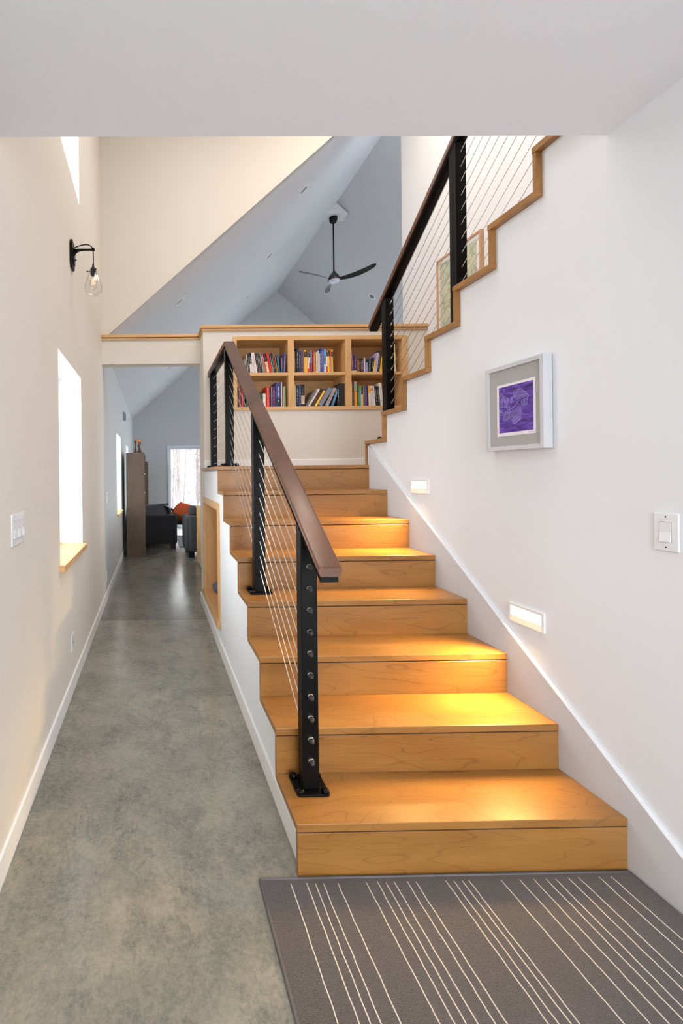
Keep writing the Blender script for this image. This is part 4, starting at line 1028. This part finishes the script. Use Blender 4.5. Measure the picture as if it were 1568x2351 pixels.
ch = thing('lounge_chair', 'orange upholstered shell lounge chair in front of the far window', 'chair', (.62, 10.5, 0))
def shell(off, m, name, k=1.0):
    def fn(s, t):
        # s: from the top of the back down to the seat front, t: side to side; the chair faces left and away
        a = -.25 + 1.0 * s
        wv = (t - .5) * 2; wd = .30 * k * (1 - .10 * (1 - s)) * (1 if s > .14 else .72 + 2.0 * s)
        px = .50 * (s ** 1.4) * .9; pz = .82 - .50 * (1 - (1 - s) ** 2.0) + .10 * max(0, s - .6)
        curl = .07 * wv * wv
        return Vector((0, 0, 0)) + Vector((wv * wd, px * 1.0 - curl * (1 - s) * 1.0, pz + curl * s * .8 + off))
    mb = MB(); mb.grid(fn, 14, 12)
    Rz = Matrix.Rotation(math.radians(24), 3, 'Z')
    Ry = Matrix.Rotation(math.radians(18), 3, 'Y')
    mb.v = [Vector((.50, 10.35, 0)) + Rz @ (Ry @ v) for v in mb.v]
    o = mb.build(name, m, ch); md = o.modifiers.new('thickness', 'SOLIDIFY'); md.thickness = .03 if m is orange else .012; md = o.modifiers.new('smooth', 'SUBSURF'); md.levels = md.render_levels = 1
shell(.0, orange, 'shell_upholstery'); shell(-.035, walnut('x'), 'plywood_shell', 1.03)
for dx, dy in ((-.2, -.05), (.22, -.05), (-.2, .42), (.22, .42)):
    MB().tube([(.64 + dx, 10.45 + dy, 0), (.64 + dx * .4, 10.5 + dy * .5, .34)], .009, 8).build('leg', steel, ch)
B(.5, .8, 10.42, 10.78, .30, .345).build('seat_bracket', black, ch, bevel=.005)

lr = thing('rug', 'dark grey striped rug between the sofa and the armchair in the living room', 'rug', (1.2, 9.9, 0))
B(.50, 2.4, 9.1, 10.75, .0, .012).build('pile', carpet('grey_stripe_pile', (92, 92, 96), (150, 150, 154), 200), lr)
m = MB()
for k in range(16): m.box(.50, 2.4, 9.15 + k * .1, 9.18 + k * .1, .012, .0135)
for k in range(16):
    B(.50, 2.4, 9.15 + k * .1, 9.18 + k * .1, .012, .0135).build('stripe', plain('pale_stripe_yarn', (160, 160, 164), 1), lr)

# ------------------------------------------------------------------ outdoors
g = B(-30, 40, -30, 60, -.35, -.13).build('ground', plain('snowy_ground', (232, 233, 236), .95, noise=.06, scale=2)); tag(g, 'pale ground outside the far window', 'ground', kind='structure')
bark = plain('grey_bark', (104, 94, 92), .95, noise=.25, scale=9); bark2 = plain('birch_bark', (122, 120, 120), .9, noise=.1, scale=12)
rng = random.Random(3)
def tree(x, y, h, r, m, lb, nb=8):
    t = thing('bare_tree', lb, 'tree', (x, y, -.14), 'bare trees outside the window')
    lx, ly = rng.uniform(-.5, .5), rng.uniform(-.3, .3)
    P_ = [Vector((x + lx * k / 6 + rng.uniform(-.04, .04), y + ly * k / 6, -.14 + h * k / 6)) for k in range(7)]
    MB().tube(P_, [r * (1 - .11 * k) for k in range(7)], 7).build('trunk', m, t)
    b_ = MB()
    for k in range(nb):
        f = rng.uniform(.06, .95); i = min(5, int(f * 6)); p = P_[i].lerp(P_[i + 1], f * 6 - i); a = rng.uniform(0, 2 * PI); l_ = rng.uniform(.5, 1.6)
        d = Vector((math.cos(a), math.sin(a) * .6, rng.uniform(.5, 1.4))).normalized()
        q1 = p + d * l_ * .5 + Vector((0, 0, .05)); q2 = p + d * l_ + Vector((rng.uniform(-.2, .2), 0, rng.uniform(0, .3)))
        b_.tube([p, q1, q2], [r * .32, r * .2, r * .08], 4)
        for j in range(3):
            e_ = q1 + Vector((rng.uniform(-.4, .4), rng.uniform(-.3, .3), rng.uniform(.2, .7))); b_.tube([q1, e_], [r * .14, r * .05], 4)
    b_.build('branches', m, t)
tree(1.62, 21.0, 10, .16, bark2, 'thick pale trunk in the middle of the far window', 6)
for k in range(75):
    y = rng.uniform(18, 30); x = rng.uniform(.15, .19) * 0 + y * rng.uniform(.02, .125)
    if abs(x / y - 1.62 / 21) < .012: x += .6
    tree(x, y, rng.uniform(5, 9), rng.uniform(.012, .032), bark, 'slender bare grey tree beyond the far window', 18)
